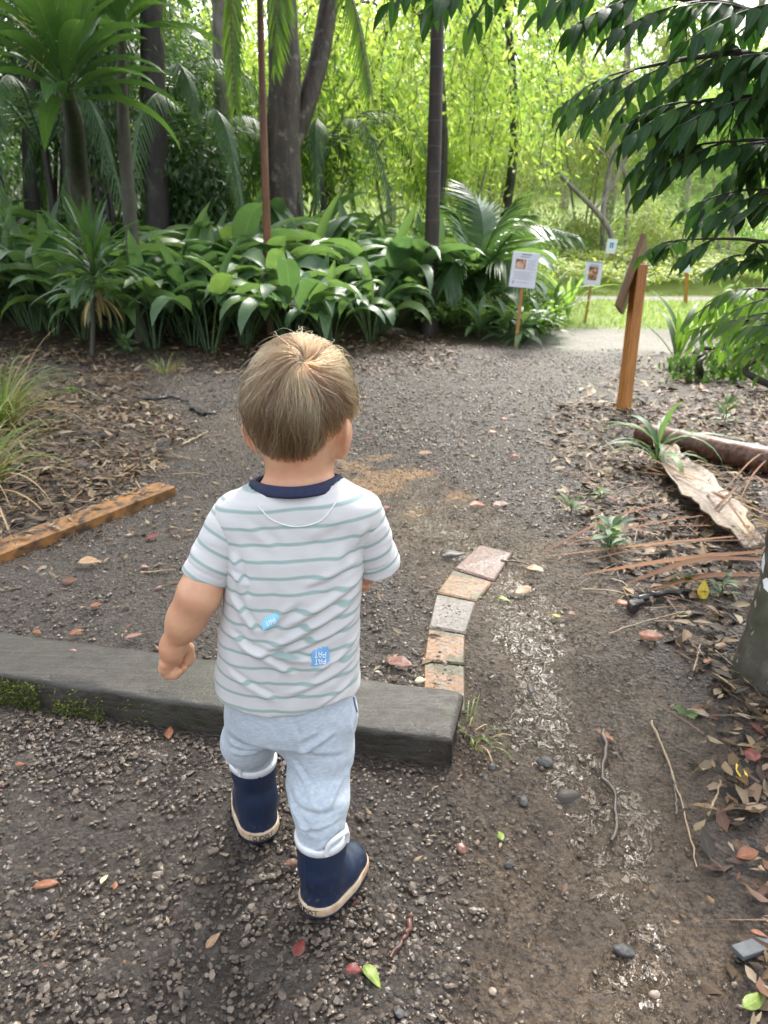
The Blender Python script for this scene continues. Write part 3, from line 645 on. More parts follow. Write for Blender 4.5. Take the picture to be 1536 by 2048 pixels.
# right arm bends forward
ER, WR = A3(746, 1100, 1.138), A3(731, 1142, 1.255)
B.chain([SHR+np.array([-.006, 0, -.012]), ER], [.026, .0295], .012); B.chain([ER, ER*.5+WR*.5, WR], [.031, .029, .0225], .015)
d_ = nrmz(WR-ER); up = np.array([0, 0, 1.]); up = nrmz(up-d_*(up@d_)); inn = np.cross(up, d_)
B.cap(WR, WR+d_*.04, .0215, .020, .01, flat=(inn, 1.25))
for q, (off, l1, l2, l3) in enumerate(((.019, .017, .015, .011), (.0065, .019, .017, .012), (-.006, .018, .016, .011), (-.0175, .014, .012, .010))):
    f0 = WR+d_*.046+up*off; dr = lambda an: d_*math.cos(an)+inn*math.sin(an)
    f1 = f0+dr(.4)*l1; f2 = f1+dr(1.3)*l2; f3 = f2+dr(2.2)*l3
    B.chain([f0-d_*.012, f0, f1, f2, f3], [.009, .0092, .0086, .0079, .0068], .0035)
t0 = WR+d_*.016+up*.016; B.chain([t0, t0+d_*.016+up*.008+inn*.006, t0+d_*.030+up*.008+inn*.012], [.012, .0105, .0078], .005)
# legs inside the trousers
LA, RA = RCL+np.array([0, -.004, .0]), RCR
B.chain([A3(530, 1405, 1.13), A3(512, 1480, 1.17), LA], [.036, .027, .022], .02); B.chain([A3(640, 1405, 1.11), A3(640, 1560, 1.085), RA], [.036, .028, .022], .02)
V, F = B.mesh(2)
m, nt, out = newmat('skin'); nz = noise(nt, 22, 4, .6, coords(nt)); n9 = noise(nt, 9, 3, .5, coords(nt))
c = mix(nt, n9.outputs[0], (.64, .37, .225), (.60, .32, .18)); c = mix(nt, ramp(nt, nz.outputs[0], [(.42, 0.), (.72, .75)]), c, (.56, .24, .15))
b = bsdf(nt, out, Base_Color=c, Roughness=.45, Subsurface_Weight=.25, Subsurface_Radius=(1., .35, .2), Subsurface_Scale=.006, Normal=bump(nt, noise(nt, 400, 2, .5, coords(nt)).outputs[0], .08, .001))
M_SKIN = m
body = mk('body', V, F, m, child)
M_IRIS = simple('dark_iris', (.012, .010, .009), (.05, .045, .04), 200, .1)
for s_ in (-1, 1):
    mb = MB(); c_ = hp(s_*.028, .0725, -.006); th = np.linspace(0, np.pi, 9)
    mb.tube([c_+HR@np.array([0, .0085*math.cos(t), 0]) for t in th], [max(.0085*math.sin(t), .0002) for t in th], 12)
    mm = simple('eye_white', (.7, .68, .66), (.75, .73, .71), rough=.1) if s_ < 0 else mm
    ey = mb.build('eye', mm, child); fw_ = HR@np.array([s_*.12, 1, 0]); mi = MB(); mi.tube([c_+fw_*.0062, c_+fw_*.0084, c_+fw_*.0090], [.0046, .0042, .0004], 14); mi.build('iris', M_IRIS, ey)

# ---- t-shirt
zc = np.array([.36, .40, .46, .52, .58, .64, .70, .74])
def rowpx(py, xl, xr, Y=1.125):
    a_, b_ = A3(xl, py, Y), A3(xr, py, Y); return a_[2], (a_[0]+b_[0])/2, (b_[0]-a_[0])/2
rows = np.array([rowpx(*r) for r in ((975, 492, 690), (1000, 455, 733), (1040, 442, 740), (1090, 447, 733), (1150, 455, 726), (1200, 449, 722), (1250, 441, 721), (1300, 437, 719), (1340, 432, 719), (1390, 436, 722), (1440, 440, 722), (1560, 442, 722))])[::-1]
sz, scx, srx = rows.T
sry = np.interp(sz, [.25, .38, .5, .62, .70, .75], [.095, .095, .090, .084, .066, .05])
scy = np.interp(sz, [.25, .38, .5, .62, .75], [1.132, 1.130, 1.125, 1.122, 1.132])
def torso(p):
    z = p[..., 2]; cx_ = np.interp(z, sz, scx); rx = np.interp(z, sz, srx)+.0; ry = np.interp(z, sz, sry); cy_ = np.interp(z, sz, scy)
    xx = np.abs((p[..., 0]-cx_)/rx); yy = np.abs((p[..., 1]-cy_)/ry); rho = (xx**2.5+yy**2.5)**(1/2.5)
    return np.maximum((rho-1)*np.minimum(rx, ry)*.95, z-.722)
# hem: lowest at the back centre, tilted as in the photograph
hemz = lambda x: np.interp(x, [A3(436, 0, 1.06)[0]*0-.285, -.20, -.15, -.10, -.03], [.415, .392, .378, .385, .415])
hx = [A3(438, 1385, 1.10), A3(470, 1412, 1.06), A3(540, 1431, 1.045), A3(610, 1424, 1.045), A3(680, 1400, 1.06), A3(720, 1382, 1.10)]
HXs = np.array([q[0] for q in hx]); HZs = np.array([q[2] for q in hx])
T = Vol((-.36, .98, .30), (.06, 1.28, .80), .0026)
T.field(torso, (-.34, 1.0, .3), (.02, 1.25, .76), .0)
T.cap(A3(550, 1012, 1.127), A3(481, 1036, 1.122), .045, .0385, .03); T.cap(A3(642, 1004, 1.127), A3(712, 1030, 1.122), .045, .0385, .03); T.cap(A3(560, 1016, 1.122), A3(630, 1012, 1.122), .052, .052, .03)
NC = A3(594, 958, 1.128)
nrm_n = nrmz(np.array([0.02, .34, 1.0]))
pa, pb, pc = A3(590, 981, 1.070), A3(504, 966, 1.138), A3(680, 955, 1.138); pn = nrmz(np.cross(pc-pa, pb-pa)); pn = pn if pn[2] > 0 else -pn
def cutfn(p, d):
    hz_ = np.interp(p[..., 0], HXs, HZs); rr = np.sqrt(((p[..., 0]-(pb[0]+pc[0])/2)/.072)**2+((p[..., 1]-1.138)/.072)**2)
    pl = np.where(rr < 1, (p-(pa-pn*.005).astype(np.float32))@pn.astype(np.float32), -1); pl = np.minimum(pl, (1-rr)*.07)
    inner = np.where(p[..., 2] < hz_+.05, -(d+.0065), -1)
    return np.maximum(np.maximum(hz_-p[..., 2], pl), inner)
T.cut(cutfn)
V, F = T.mesh(3)
back = sstep((1.16-V[:, 1])/.06)
FD = [((735, 1165), (560, 1250), 10, 6), ((725, 1130), (600, 1170), 9, 3.5), ((728, 1200), (500, 1310), 10, 6.5), ((722, 1245), (560, 1300), 8, 4.5), ((470, 1290), (640, 1316), 8, 5.5), ((448, 1265), (600, 1345), 9, 5), ((452, 1190), (520, 1265), 9, 4.5),
      ((462, 1110), (486, 1200), 10, 4.5), ((725, 1290), (620, 1345), 8, 4.5), ((720, 1330), (560, 1385), 9, 4), ((445, 1340), (560, 1395), 9, 4), ((700, 1080), (640, 1190), 14, 3), ((715, 1370), (630, 1410), 7, 3.5), ((600, 1190), (520, 1262), 9, 3.5), ((470, 1050), (560, 1110), 14, 2.0), ((690, 1040), (600, 1085), 14, 2), ((455, 1150), (500, 1175), 8, 3.5), ((718, 1310), (655, 1325), 6, 4), ((735, 1060), (700, 1120), 9, 3)]
disp = np.zeros(len(V)); sc = 1/1250.
for (a_, b_, wd, am) in FD:
    a3, b3 = A3(*a_, 1.05), A3(*b_, 1.05); disp += seg_fold(V, a3[[0, 2]], b3[[0, 2]], wd*sc*.9, am*.00078)
disp = disp*back+.0022*hash_noise(V[:, 0]+V[:, 2]*.6, V[:, 2]-V[:, 0]*.3, .045, 71)+.0012*hash_noise(V[:, 0]+.4*V[:, 2], V[:, 2], .018, 72)++.0016*hash_noise((V[:, 0]*.5+V[:, 2]*.87)*.22, (V[:, 2]*.5-V[:, 0]*.87), .012, 74)*sstep((.66-V[:, 2])/.12)
# neck label stitching and the side seams
st0 = A3(528, 1020, 1.05); 
disp *= sstep((.745-V[:, 2])/.05)*.85+.15
Vn = vnorm(V, F); V = V+Vn*disp[:, None]
stripe = V[:, 2]+.10*(V[:, 0]+.18)*np.interp(V[:, 2], [.4, .75], [.10, -.9])+disp*.9+.0035*hash_noise(V[:, 0], V[:, 2], .06, 73)-.015*((V[:, 1]-1.13)/.09)*0
def cloth(name, base, stripec, per, duty, heather=0):
    m, nt, out = newmat(name); n1 = noise(nt, 160, 3, .7, coords(nt, (.6, .6, 1.9))); n2 = noise(nt, 900, 2, .6, coords(nt))
    c = mix(nt, n1.outputs[0], tuple(q*.93 for q in base), base)
    if stripec:
        at = N(nt, 'ShaderNodeAttribute', attribute_name='stripe').outputs['Fac']
        fr = mth(nt, 'FRACT', mth(nt, 'MULTIPLY', at, 1/per)); e = mth(nt, 'ABSOLUTE', mth(nt, 'SUBTRACT', fr, .5))
        mk_ = ramp(nt, e, [(duty*.5-.035, 1.), (duty*.5+.035, 0.)]); c = mix(nt, mth(nt, 'MULTIPLY', mk_, .92), c, mix(nt, n1.outputs[0], stripec, tuple(q*1.15 for q in stripec)))
    if heather: c = mix(nt, ramp(nt, n1.outputs[0], [(.3, 0.), (.75, .8)]), c, heather)
    bsdf(nt, out, Base_Color=c, Roughness=.88, Sheen_Weight=.15, Sheen_Roughness=.4, Normal=bump(nt, mth(nt, 'ADD', n2.outputs[0], n1.outputs[0]), .22, .0015)); return m
M_SHIRT = cloth('striped_jersey', (.60, .582, .572), (.25, .345, .32), .0252, .20)
shirt = mk('t_shirt', V, F, M_SHIRT, child, attrs={'stripe': stripe-.0035})
shirtV, shirtF = V, F
# sleeves
def sleeve(a, b, ra, rb, fold, cut_n=None):
    a = np.array(a); b = np.array(b); ax_ = nrmz(b-a); Vv = Vol(np.minimum(a, b)-.075, np.maximum(a, b)+.075, .0026)
    Vv.cap(a, b+ax_*.03, ra, rb+(rb-ra)*.3, .0); cn = ax_ if cut_n is None else nrmz(np.array(cut_n))
    Vv.cut(lambda p, d: np.maximum(((p-b.astype(np.float32))@cn.astype(np.float32)), np.where((p-b.astype(np.float32))@cn.astype(np.float32) > -.03, -(d+.005), -1)))
    v, f = Vv.mesh(3); t = (v-a)@ax_; n_ = vnorm(v, f)
    dd = .0035*hash_noise(t*1.2+v[:, 1]*.4, v[:, 1]*.5+v[:, 0]*.6, .022, fold)+.0015*hash_noise(t, v[:, 2], .01, fold+1)
    hem = np.abs(np.linalg.norm(b-a)-t-.018) < .0016
    return v+n_*(dd-.0007*hem)[:, None], f, t
v, f, t = sleeve(A3(475, 1034, 1.121), A3(410, 1157, 1.098), .041, .0395, 81, cut_n=A3(410, 1157, 1.098)-A3(458, 1060, 1.121)+np.array([-.0, 0, -.02]))
mk('sleeve', v, f, M_SHIRT, shirt, attrs={'stripe': t+.006})
v, f, t = sleeve(A3(716, 1030, 1.122), A3(751, 1128, 1.142), .0405, .040, 85, cut_n=(.10, .35, -1.0))
mk('sleeve', v, f, M_SHIRT, shirt, attrs={'stripe': t+.002})
# navy ribbed collar
th = np.linspace(0, 2*np.pi, 57)[:-1]; bvh = BVHTree.FromPolygons(shirtV.tolist(), shirtF.tolist())
ring = []
cpx = bez([A3(504, 968, 1.135), A3(535, 979, 1.088), A3(590, 983, 1.072), A3(645, 974, 1.088), A3(680, 957, 1.135)], 25)
frt = bez([A3(680, 957, 1.135), A3(655, 952, 1.185), A3(594, 958, 1.205), A3(530, 956, 1.185), A3(504, 968, 1.135)], 25)[1:-1]
path = np.vstack([cpx, frt]); cen = path.mean(0); mb = MB(); n = len(path); rowsV = []
for q, p in enumerate(path):
    o_ = nrmz((p-cen)*np.array([1, 1, 0])); up = np.array([0, 0, 1.])-o_*.55; up = nrmz(up)
    for (a_, b_) in ((-.0095, .0045), (-.005, .0068), (.002, .0062), (.0065, .0046), (.0078, .0016), (.006, -.002), (-.007, -.001)): rowsV.append(p+up*a_+o_*b_)
k = 7; i = np.arange(n)[:, None]*k; i2 = ((np.arange(n)+1) % n)[:, None]*k; j = np.arange(k)[None]; j2 = (j+1) % k
mb.add(np.array(rowsV), np.stack([i+j, i2+j, i2+j2, i+j2], -1).reshape(-1, 4))
M_NAVYRIB = simple('navy_rib', (.012, .016, .045), (.02, .027, .07), 120, .85, .4, .002)
mb.build('collar', M_NAVYRIB, shirt)
# neck label stitching on the back yoke
mb = MB(); stp = bez([A3(516, 1012, 1.0), A3(545, 1040, 1.0), A3(590, 1053, 1.0), A3(640, 1042, 1.0), A3(672, 1005, 1.0)], 60); tp = []
for p in stp:
    h_ = bvh.ray_cast(Vector((p[0], .9, p[2])), Vector((0, 1, 0)))
    r_ = Vector((0, 0, CAM_H)); dv = (Vector(p)-r_).normalized(); h_ = bvh.ray_cast(r_, dv)
    if h_[0] is not None: tp.append(np.array(h_[0]+h_[1]*.0004))
mb.tube(tp, .0011, 6); mb.build('yoke_stitching', simple('stitch_white', (.72, .71, .72), (.78, .77, .78), 300, .9), shirt)

# sticky labels on the shirt back
def on_shirt(px, py, lift):
    r_ = Vector((0, 0, CAM_H)); dv = (A3(px, py, 1.0)-np.array(r_)); h_ = bvh.ray_cast(r_, Vector(dv).normalized())
    return np.array(h_[0]+h_[1]*lift) if h_[0] is not None else A3(px, py, 1.04)
def emission_free(name, c, rough=.6): return simple(name, tuple(q*.93 for q in c), c, 60, rough, .05)
GL = {'P': [[(0, 0), (0, 2), (1, 2), (1.1, 1.5), (1, 1), (0, 1)]], 'A': [[(0, 0), (.15, 1.6), (.6, 2), (1, 1.6), (1.1, 0)], [(.08, .8), (1.05, .8)]], 'T': [[(.55, 0), (.55, 2)], [(0, 2), (1.1, 2)]], '.': [[(.4, .9), (.7, 1.1)]]}
def sticker(poly, cpx_, rot, gw, lines, cm, lm):
    n = 9; poly = np.array(poly, float); c0 = poly.mean(0); Vs = []; m_ = len(poly)
    for q in range(n+1): Vs.append(c0+(poly-c0)*(q/n if q else .001))
    px = np.concatenate(Vs); V = np.array([on_shirt(*p, .0009) for p in px]); i = np.arange(n)[:, None]*m_; j = np.arange(m_)[None]; j2 = (j+1) % m_
    st = mk('label_patch', V, np.stack([i+j, i+j2, i+m_+j2, i+m_+j], -1).reshape(-1, 4), cm, shirt)
    mb = MB(); ca, sa = math.cos(rot), math.sin(rot)
    for (txt, oy) in lines:
        x0 = -(len(txt)*1.5-.4)/2
        for ch in txt:
            for line in GL[ch]:
                q = []
                for (a_, b_) in zip(line[:-1], line[1:]):
                    for t in np.linspace(0, 1, 5): q.append((a_[0]+(b_[0]-a_[0])*t, a_[1]+(b_[1]-a_[1])*t))
                pp = [on_shirt(cpx_[0]+gw*((x0+u_)*ca+(oy+v_)*sa), cpx_[1]+gw*((x0+u_)*sa-(oy+v_)*ca), .0015) for u_, v_ in q]
                mb.tube(pp, .0009, 5)
            x0 += 1.5
    mb.build('label_lettering', lm, shirt)
LW = emission_free('label_white', (.8, .88, .95)); LB = emission_free('label_blue', (.20, .44, .76)); LC = emission_free('label_cyan', (.30, .68, .88))
zig = [(623, 1305), (628, 1299), (633, 1301), (637, 1295), (642, 1297), (646, 1292), (650, 1295), (654, 1292), (658, 1298), (658, 1322), (652, 1328), (628, 1333), (622, 1331)]
sticker(zig, (640, 1315), math.pi, 5.2, [('PAT', .35), ('PAT', -2.25)], LB, LW)
sticker([(524, 1243), (531, 1234), (544, 1229), (552, 1226), (558, 1231), (558, 1240), (550, 1249), (536, 1256), (527, 1260), (524, 1252)], (541, 1243), math.pi-.45, 4.4, [('PAT', -.8)], LC, LW)

# ---- trousers
Q = Vol((-.36, .95, .09), (.04, 1.32, .46), .0028)
def hips(p):
    z = p[..., 2]; rx = np.interp(z, [.28, .34, .44], [.104, .106, .098]); c_ = A3(581, 1420, 1.115)[0]
    xx = np.abs((p[..., 0]-c_)/rx); yy = np.abs((p[..., 1]-1.125)/.082); return np.maximum(((xx**2.4+yy**2.4)**(1/2.4)-1)*.085, np.maximum(.318-z, z-.45))
Q.field(hips, (-.32, 1.0, .3), (0, 1.25, .45), 0)
LEGR = [A3(645, 1430, 1.112), A3(641, 1500, 1.10), A3(636, 1570, 1.085), RCR+np.array([-.002, .012, .045]), RCR+np.array([0, 0, .002]), RCR-np.array([0, 0, .04])]
Q.chain(LEGR, [.057, .0545, .0505, .0445, .0355, .033], .02); Q.cap(A3(570, 1420, 1.12), A3(600, 1420, 1.115), .07, .07, .03)
LEGL = [A3(513, 1430, 1.137), A3(498, 1480, 1.165), RCL+np.array([.0, -.004, .034]), RCL+np.array([0, -.002, .0]), RCL-np.array([0, 0, .04])]
Q.chain(LEGL, [.055, .047, .043, .0345, .031], .02)
V, F = Q.mesh(3); n_ = vnorm(V, F); disp = np.zeros(len(V))
for (a_, b_, wd, am) in (((672, 1470), (590, 1510), 9, 6), ((640, 1462), (590, 1480), 8, 3), ((700, 1520), (600, 1500), 9, 3), ((700, 1560), (650, 1590), 9, 7), ((575, 1530), (650, 1600), 8, 4), ((690, 1590), (575, 1585), 8, 5), ((690, 1610), (590, 1625), 8, 5.5), ((685, 1630), (610, 1675), 8, 5), ((572, 1590), (640, 1640), 8, 4), ((450, 1470), (540, 1485), 8, 5), ((455, 1500), (530, 1490), 8, 4), ((690, 1440), (700, 1500), 7, 3)):
    Yd = 1.04 if a_[0] > 560 else 1.12
    a3, b3 = A3(*a_, Yd), A3(*b_, Yd); disp += seg_fold(V, a3[[0, 2]], b3[[0, 2]], wd/1250*.9, am*.0008)*(sstep((Yd+.075-V[:, 1])/.04))
disp += .003*hash_noise(V[:, 0]+V[:, 2]*.4, V[:, 2]+V[:, 1]*.5, .035, 91)+.0012*hash_noise(V[:, 0], V[:, 2], .012, 92)
# centre-back seam
cs = bez([A3(583, 1425, 1.03), A3(590, 1452, 1.03), A3(600, 1482, 1.03)], 20); dm = np.min(np.linalg.norm(V[:, None, [0, 2]]-cs[None][:, :, [0, 2]], axis=2), 1)
disp -= .003*np.exp(-(dm/.004)**2)*(V[:, 1] < 1.12)
V = V+n_*disp[:, None]
M_TROUSER = cloth('pale_blue_fleece', (.36, .41, .46), None, 1, 0, heather=(.57, .61, .65))
tr = mk('trousers', V, F, M_TROUSER, child)
# hip pocket opening
mb = MB(); bv2 = BVHTree.FromPolygons(V.tolist(), F.tolist()); pts = []
for p in bez([(706, 1394, 0), (709, 1408, 0), (713, 1424, 0)], 10):
    r_ = Vector((0, 0, CAM_H)); h_ = bv2.ray_cast(r_, (Vector(A3(p[0], p[1], 1.0))-r_).normalized())
    if h_[0]: pts.append(np.array(h_[0]+h_[1]*.0005))
if len(pts) > 2: mb.tube(pts, .0022, 6); mb.build('pocket_edge', simple('pocket_navy', (.10, .13, .2), (.14, .17, .26), 80, .9), tr)

# ---- rubber boots
M_BOOT = None
m, nt, out = newmat('navy_rubber'); n1 = noise(nt, 18, 5, .6, coords(nt)); n2 = noise(nt, 70, 4, .6, coords(nt)); gz = N(nt, 'ShaderNodeSeparateXYZ', {0: coords(nt)}).outputs[2]
c = mix(nt, n1.outputs[0], (.008, .017, .042), (.014, .027, .062))
c = mix(nt, ramp(nt, n2.outputs[0], [(.58, 0.), (.75, .4)]), c, (.06, .05, .042)); spl = mth(nt, 'ADD', noise(nt, 110, 4, .7, coords(nt)).outputs[0], mth(nt, 'MULTIPLY', gz, -1.6)); c = mix(nt, ramp(nt, spl, [(.52, 0.), (.60, .75)]), c, (.10, .075, .055))
bsdf(nt, out, Base_Color=c, Roughness=ramp(nt, n1.outputs[0], [(.3, .30), (.7, .5)]), Normal=bump(nt, n1.outputs[0], .12, .002), Specular_IOR_Level=.5); M_BOOT = m
M_SOLE = simple('muddy_cream_rubber', (.36, .22, .12), (.66, .53, .39), 38, .6, .3); M_TRIM = simple('white_rubber_trim', (.66, .66, .66), (.78, .78, .78), 40, .5, .1); M_TREAD = simple('navy_tread', (.008, .012, .03), (.014, .02, .04), 40, .5)
M_INK = simple('heel_print', (.03, .022, .018), (.06, .045, .035), 60, .7)
LET = {'G': [[(1, 1.7), (.6, 2), (.2, 1.8), (0, 1), (.2, .2), (.6, 0), (1, .3), (1, .9), (.6, .9)]], 'I': [[(.3, 0), (.3, 2)]], 'D': [[(0, 0), (0, 2), (.6, 1.9), (1, 1), (.6, .1), (0, 0)]]}
def boot(heel, az, tilt, loc_shaft, top, lean, label, hside, flip):
    """boot space: origin at the back of the heel on the ground, +y to the toe, +z up"""
    R = Matrix.Rotation(az, 3, 'Z')@Matrix.Rotation(tilt, 3, 'X'); R = np.array(R); hl = np.array(heel)
    to = lambda v: hl+np.asarray(v)@R.T
    G = Vol((-.07, -.03, -.02), (.07, .20, .24), .0026)
    G.chain([(0, .036, .026), (0, .075, .03), (0, .118, .024)], [.0315, .031, .0345], .03); G.chain([(0, .036, .03), (0, .038, .08), np.array(loc_shaft)+np.array([0, 0, -.02])], [.0325, .036, .041], .02)
    G.chain([(0, .05, .06), (0, .085, .036)], [.031, .031], .02)
    tz = np.array(loc_shaft, float); nn = nrmz(np.array(lean, float))
    G.chain([np.array(loc_shaft)+np.array([0, 0, -.03]), np.array(loc_shaft)+np.array([0, 0, .05])], [.041, .042], .01)
    def ct(p, d):
        pl = (p-tz.astype(np.float32))@nn.astype(np.float32); inner = np.where(pl > -.05, -(d+.005), -1)
        return np.maximum(np.maximum(.004-p[..., 2], pl), inner)
    G.cut(ct); v, f = G.mesh(2)
    # back seam ridge
    v = v+vnorm(v, f)*(.0016*np.exp(-(v[:, 0]/.0022)**2)*(v[:, 1] < .05)*(v[:, 2] > .02))[:, None]
    bo = mk('rubber_boot', to(v), f, M_BOOT, child); tag(bo, label)
    # sole band from the boot's own outline
    th = np.linspace(0, 2*np.pi, 65)[:-1]; bvb = BVHTree.FromPolygons(v.tolist(), f.tolist()); outl = []
    for t in th:
        c_ = Vector((0, .055+.04*max(0, math.sin(t))*1.0-.02*max(0, -math.sin(t)), .02)); dr = Vector((math.cos(t), math.sin(t), 0)); q = bvb.ray_cast(c_+dr*.3, -dr)
        outl.append(np.array(q[0])*np.array([1, 1, 0]) if q[0] else np.array((c_+dr*.034)[:])*np.array([1, 1, 0]))
    outl = np.array(outl); outl = (outl+np.roll(outl, 1, 0)+np.roll(outl, -1, 0))/3; cen = outl.mean(0); od = nrmz(outl-cen)
    def band(prof_):
        rv = np.concatenate([outl+od*o+np.array([0, 0, z_]) for (o, z_) in prof_]); k = len(outl); i = np.arange(len(prof_)-1)[:, None]*k; j = np.arange(k)[None]; j2 = (j+1) % k
        F_ = np.stack([i+j, i+j2, i+k+j2, i+k+j], -1).reshape(-1, 4)
        return to(rv), F_, np.concatenate([[len(rv)-k+q for q in range(k)]])[None]
    hz = lambda: None
    rv, F_, _ = band([(.0005, .007), (.0040, .0072), (.0050, .010), (.0046, .0215), (.0030, .0240), (-.003, .0245)]); mk('sole_band', rv, F_, M_SOLE, bo)
    rv, F_, _ = band([(-.06, .0), (.002, .0), (.0035, .002), (.0035, .0070), (0, .0072)]); mk('tread', rv, F_, M_TREAD, bo)
    # heel print
    mb = MB(); x0 = -.020
    for ch in 'GIDDI':
        for line in LET[ch]:
            q = []
            for (a_, b_) in line:
                xx = (x0+a_*.0072)*flip; t = math.asin(max(-1, min(1, xx/.042))); zz = .0105+b_*.0042
                h_ = None; k_ = np.argmin(np.abs(outl[:, 0]-xx)+np.where(outl[:, 1] > .03, 9, 0)); q.append(to([xx, outl[k_, 1]-.0056, zz]))
            if len(q) > 1: mb.tube(q, .0009, 5)
        x0 += .0045 if ch == 'I' else .0098
    for (a_, b_) in (((-.025, .009), (-.025, .0205)), ((.024, .009), (.024, .0205)), ((-.025, .0205), (.024, .0205)), ((-.025, .009), (.024, .009))):
        q = []
        for t in np.linspace(0, 1, 9):
            xx = a_[0]+(b_[0]-a_[0])*t; zz = a_[1]+(b_[1]-a_[1])*t; k_ = np.argmin(np.abs(outl[:, 0]-xx)+np.where(outl[:, 1] > .03, 9, 0)); q.append(to([xx, outl[k_, 1]-.0054, zz]))
        mb.tube(q, .0005, 4)
    mb.build('heel_print', M_INK, bo)
    # white rim and pull handle
    xh = nrmz(np.cross(np.array([0, 1., 0]), nn)); yh = np.cross(nn, xh); th = np.linspace(0, 2*np.pi, 49)[:-1]; k = 48; rows_ = []
    for (o, z_) in ((.0435, -.013), (.0455, -.012), (.0462, -.002), (.0445, .0018), (.0395, .0018), (.037, -.004)):
        rows_.append(tz+np.cos(th)[:, None]*o*xh+np.sin(th)[:, None]*o*yh+nn*z_)
    rv = np.concatenate(rows_); i = np.arange(5)[:, None]*k; j = np.arange(k)[None]; j2 = (j+1) % k
    rim = mk('rim_trim', to(rv), np.stack([i+j, i+j2, i+k+j2, i+k+j], -1).reshape(-1, 4), M_TRIM, bo)
    mb = MB(); pts = []
    for t in np.linspace(0, np.pi, 15):
        aa = hside+(.48)*math.cos(t); pts.append(to(tz+(math.cos(aa)*xh+math.sin(aa)*yh)*(.0465+.006*math.sin(t))+nn*(-.006+.036*math.sin(t)**.7)))
    mb.tube(pts, .0042, 8); mb.build('pull_handle', M_TRIM, bo)
    return bo
boot(hR, AZR, 0, SHR_, None, (0, -.04, 1), 'navy rubber boot planted nearer, heel towards the camera', -.25, 1)
boot(hL, AZL, 0, SHL_, None, (.03, -.10, 1), 'navy rubber boot stepping ahead towards the sleeper', math.pi+.35, 1)

# ---- hair
hairm, nt, out = newmat('hair_underlayer'); nz = noise(nt, 60, 4, .6, coords(nt, (1, 1, .15)))
bsdf(nt, out, Base_Color=mix(nt, nz.outputs[0], (.05, .03, .017), (.10, .062, .035)), Roughness=.6); 
# local head frame turned so that its pole is the crown whorl
wl = A3(606, 722, 1.10); wdir = HR.T@(wl-HC); RAD = np.array([.0748, .0900, .092]); wdir = nrmz(wdir/RAD)
zx = nrmz(np.cross(wdir, np.array([1., 0, 0]))); xx_ = np.cross(zx, wdir); WR_ = np.stack([xx_, zx, wdir], 1)
def surf(th, ph, off, sh=0):
    u = np.stack([np.sin(th)*np.cos(ph), np.sin(th)*np.sin(ph), np.cos(th)], -1)@WR_.T
    r_ = RAD+np.asarray(off)[..., None]
    return u, u*r_
def hairline(u):
    """lowest local z the hair reaches, by direction: fringe at the front, above the ears at the side, nape at the back"""
    az = np.arctan2(u[..., 0], u[..., 1]); a_ = np.abs(az)          # 0 = face, pi = back
    return np.interp(a_, [0, .6, 1.0, 1.35, 1.6, 1.85, 2.2, 2.6, 3.15], [.030, .022, .0, -.014, -.024, -.036, -.066, -.080, -.084])
# under layer
th = np.linspace(0, 2.6, 60); ph = np.linspace(0, 2*np.pi, 121)[:-1]; TH, PH = np.meshgrid(th, ph, indexing='ij')
u, p = surf(TH, PH, np.full(TH.shape, .0025)); keep = p[..., 2] > hairline(u)+.004
ids = np.arange(p.size//3).reshape(TH.shape); f = np.stack([ids[:-1], np.roll(ids, -1, 1)[:-1], np.roll(ids, -1, 1)[1:], ids[1:]], -1).reshape(-1, 4)
kf = keep.ravel()[f].all(1)
hair = mk('hair', HC+p.reshape(-1, 3)@HR.T, f[kf], hairm, child)
rg = np.random.default_rng(12); NS = 26000; K = 14
ct = rg.uniform(math.cos(1.95), 1, NS); th0 = np.arccos(ct); ph0 = rg.uniform(0, 2*np.pi, NS)
ncl = 300; cth = np.arccos(rg.uniform(math.cos(1.95), 1, ncl)); cph = rg.uniform(0, 2*np.pi, ncl)
cu_ = np.stack([np.sin(cth)*np.cos(cph), np.sin(cth)*np.sin(cph), np.cos(cth)], -1); su_ = np.stack([np.sin(th0)*np.cos(ph0), np.sin(th0)*np.sin(ph0), np.cos(th0)], -1)
near_ = np.argmax(su_@cu_.T, 1); cphs = cph[near_]; ccol = rg.uniform(0, 1, ncl)[near_]; cdir = rg.normal(0, .2, ncl)[near_]+rg.normal(0, .09, NS)
dphi = (cphs-ph0+np.pi) % (2*np.pi)-np.pi
Lr = rg.uniform(.85, 1.35, NS)*np.where(rg.uniform(0, 1, NS) < .1, .7, 1)*(.075/.086)
wild = rg.uniform(0, 1, NS) < .012
pts = np.zeros((NS, K, 3)); t = np.linspace(0, 1, K)
for i in range(K):
    thi = th0+Lr*t[i]*(1+.0*th0)
    sw = (.9*np.exp(-th0*2.2)+.12*np.sin(ph0*2+1))*(1-np.exp(-t[i]*2.5))
    phi = ph0+dphi*np.clip(1.05*t[i], 0, .9)*np.clip(th0/.35, 0, 1)+sw+cdir*t[i]*.8+.05*np.sin(8*t[i]+ph0*20)*t[i]
    lay = .004+.0135*np.clip(t[i]*1.5, 0, 1)**.8*(.55+.45*rg.uniform(0, 1, NS) if i == 0 else layv); 
    if i == 0: layv = .45+.55*rg.uniform(0, 1, NS)
    lay = .003+.0098*min(1, t[i]*1.6)**.8*layv+np.where(wild, .013*t[i], 0)
    u, p = surf(thi, phi, lay)
    hl_ = hairline(u)-.004*ccol-np.where(wild, .004, 0); zz = p[:, 2]; below = np.clip(hl_-zz, 0, 1)
    tp_ = sstep((-.005-zz)/.07); p = p*np.stack([1-.055*tp_, 1-.04*tp_, 1+0*tp_], -1); pts[:, i] = p
    pts[:, i, 2] = np.maximum(pts[:, i, 2], -.2)
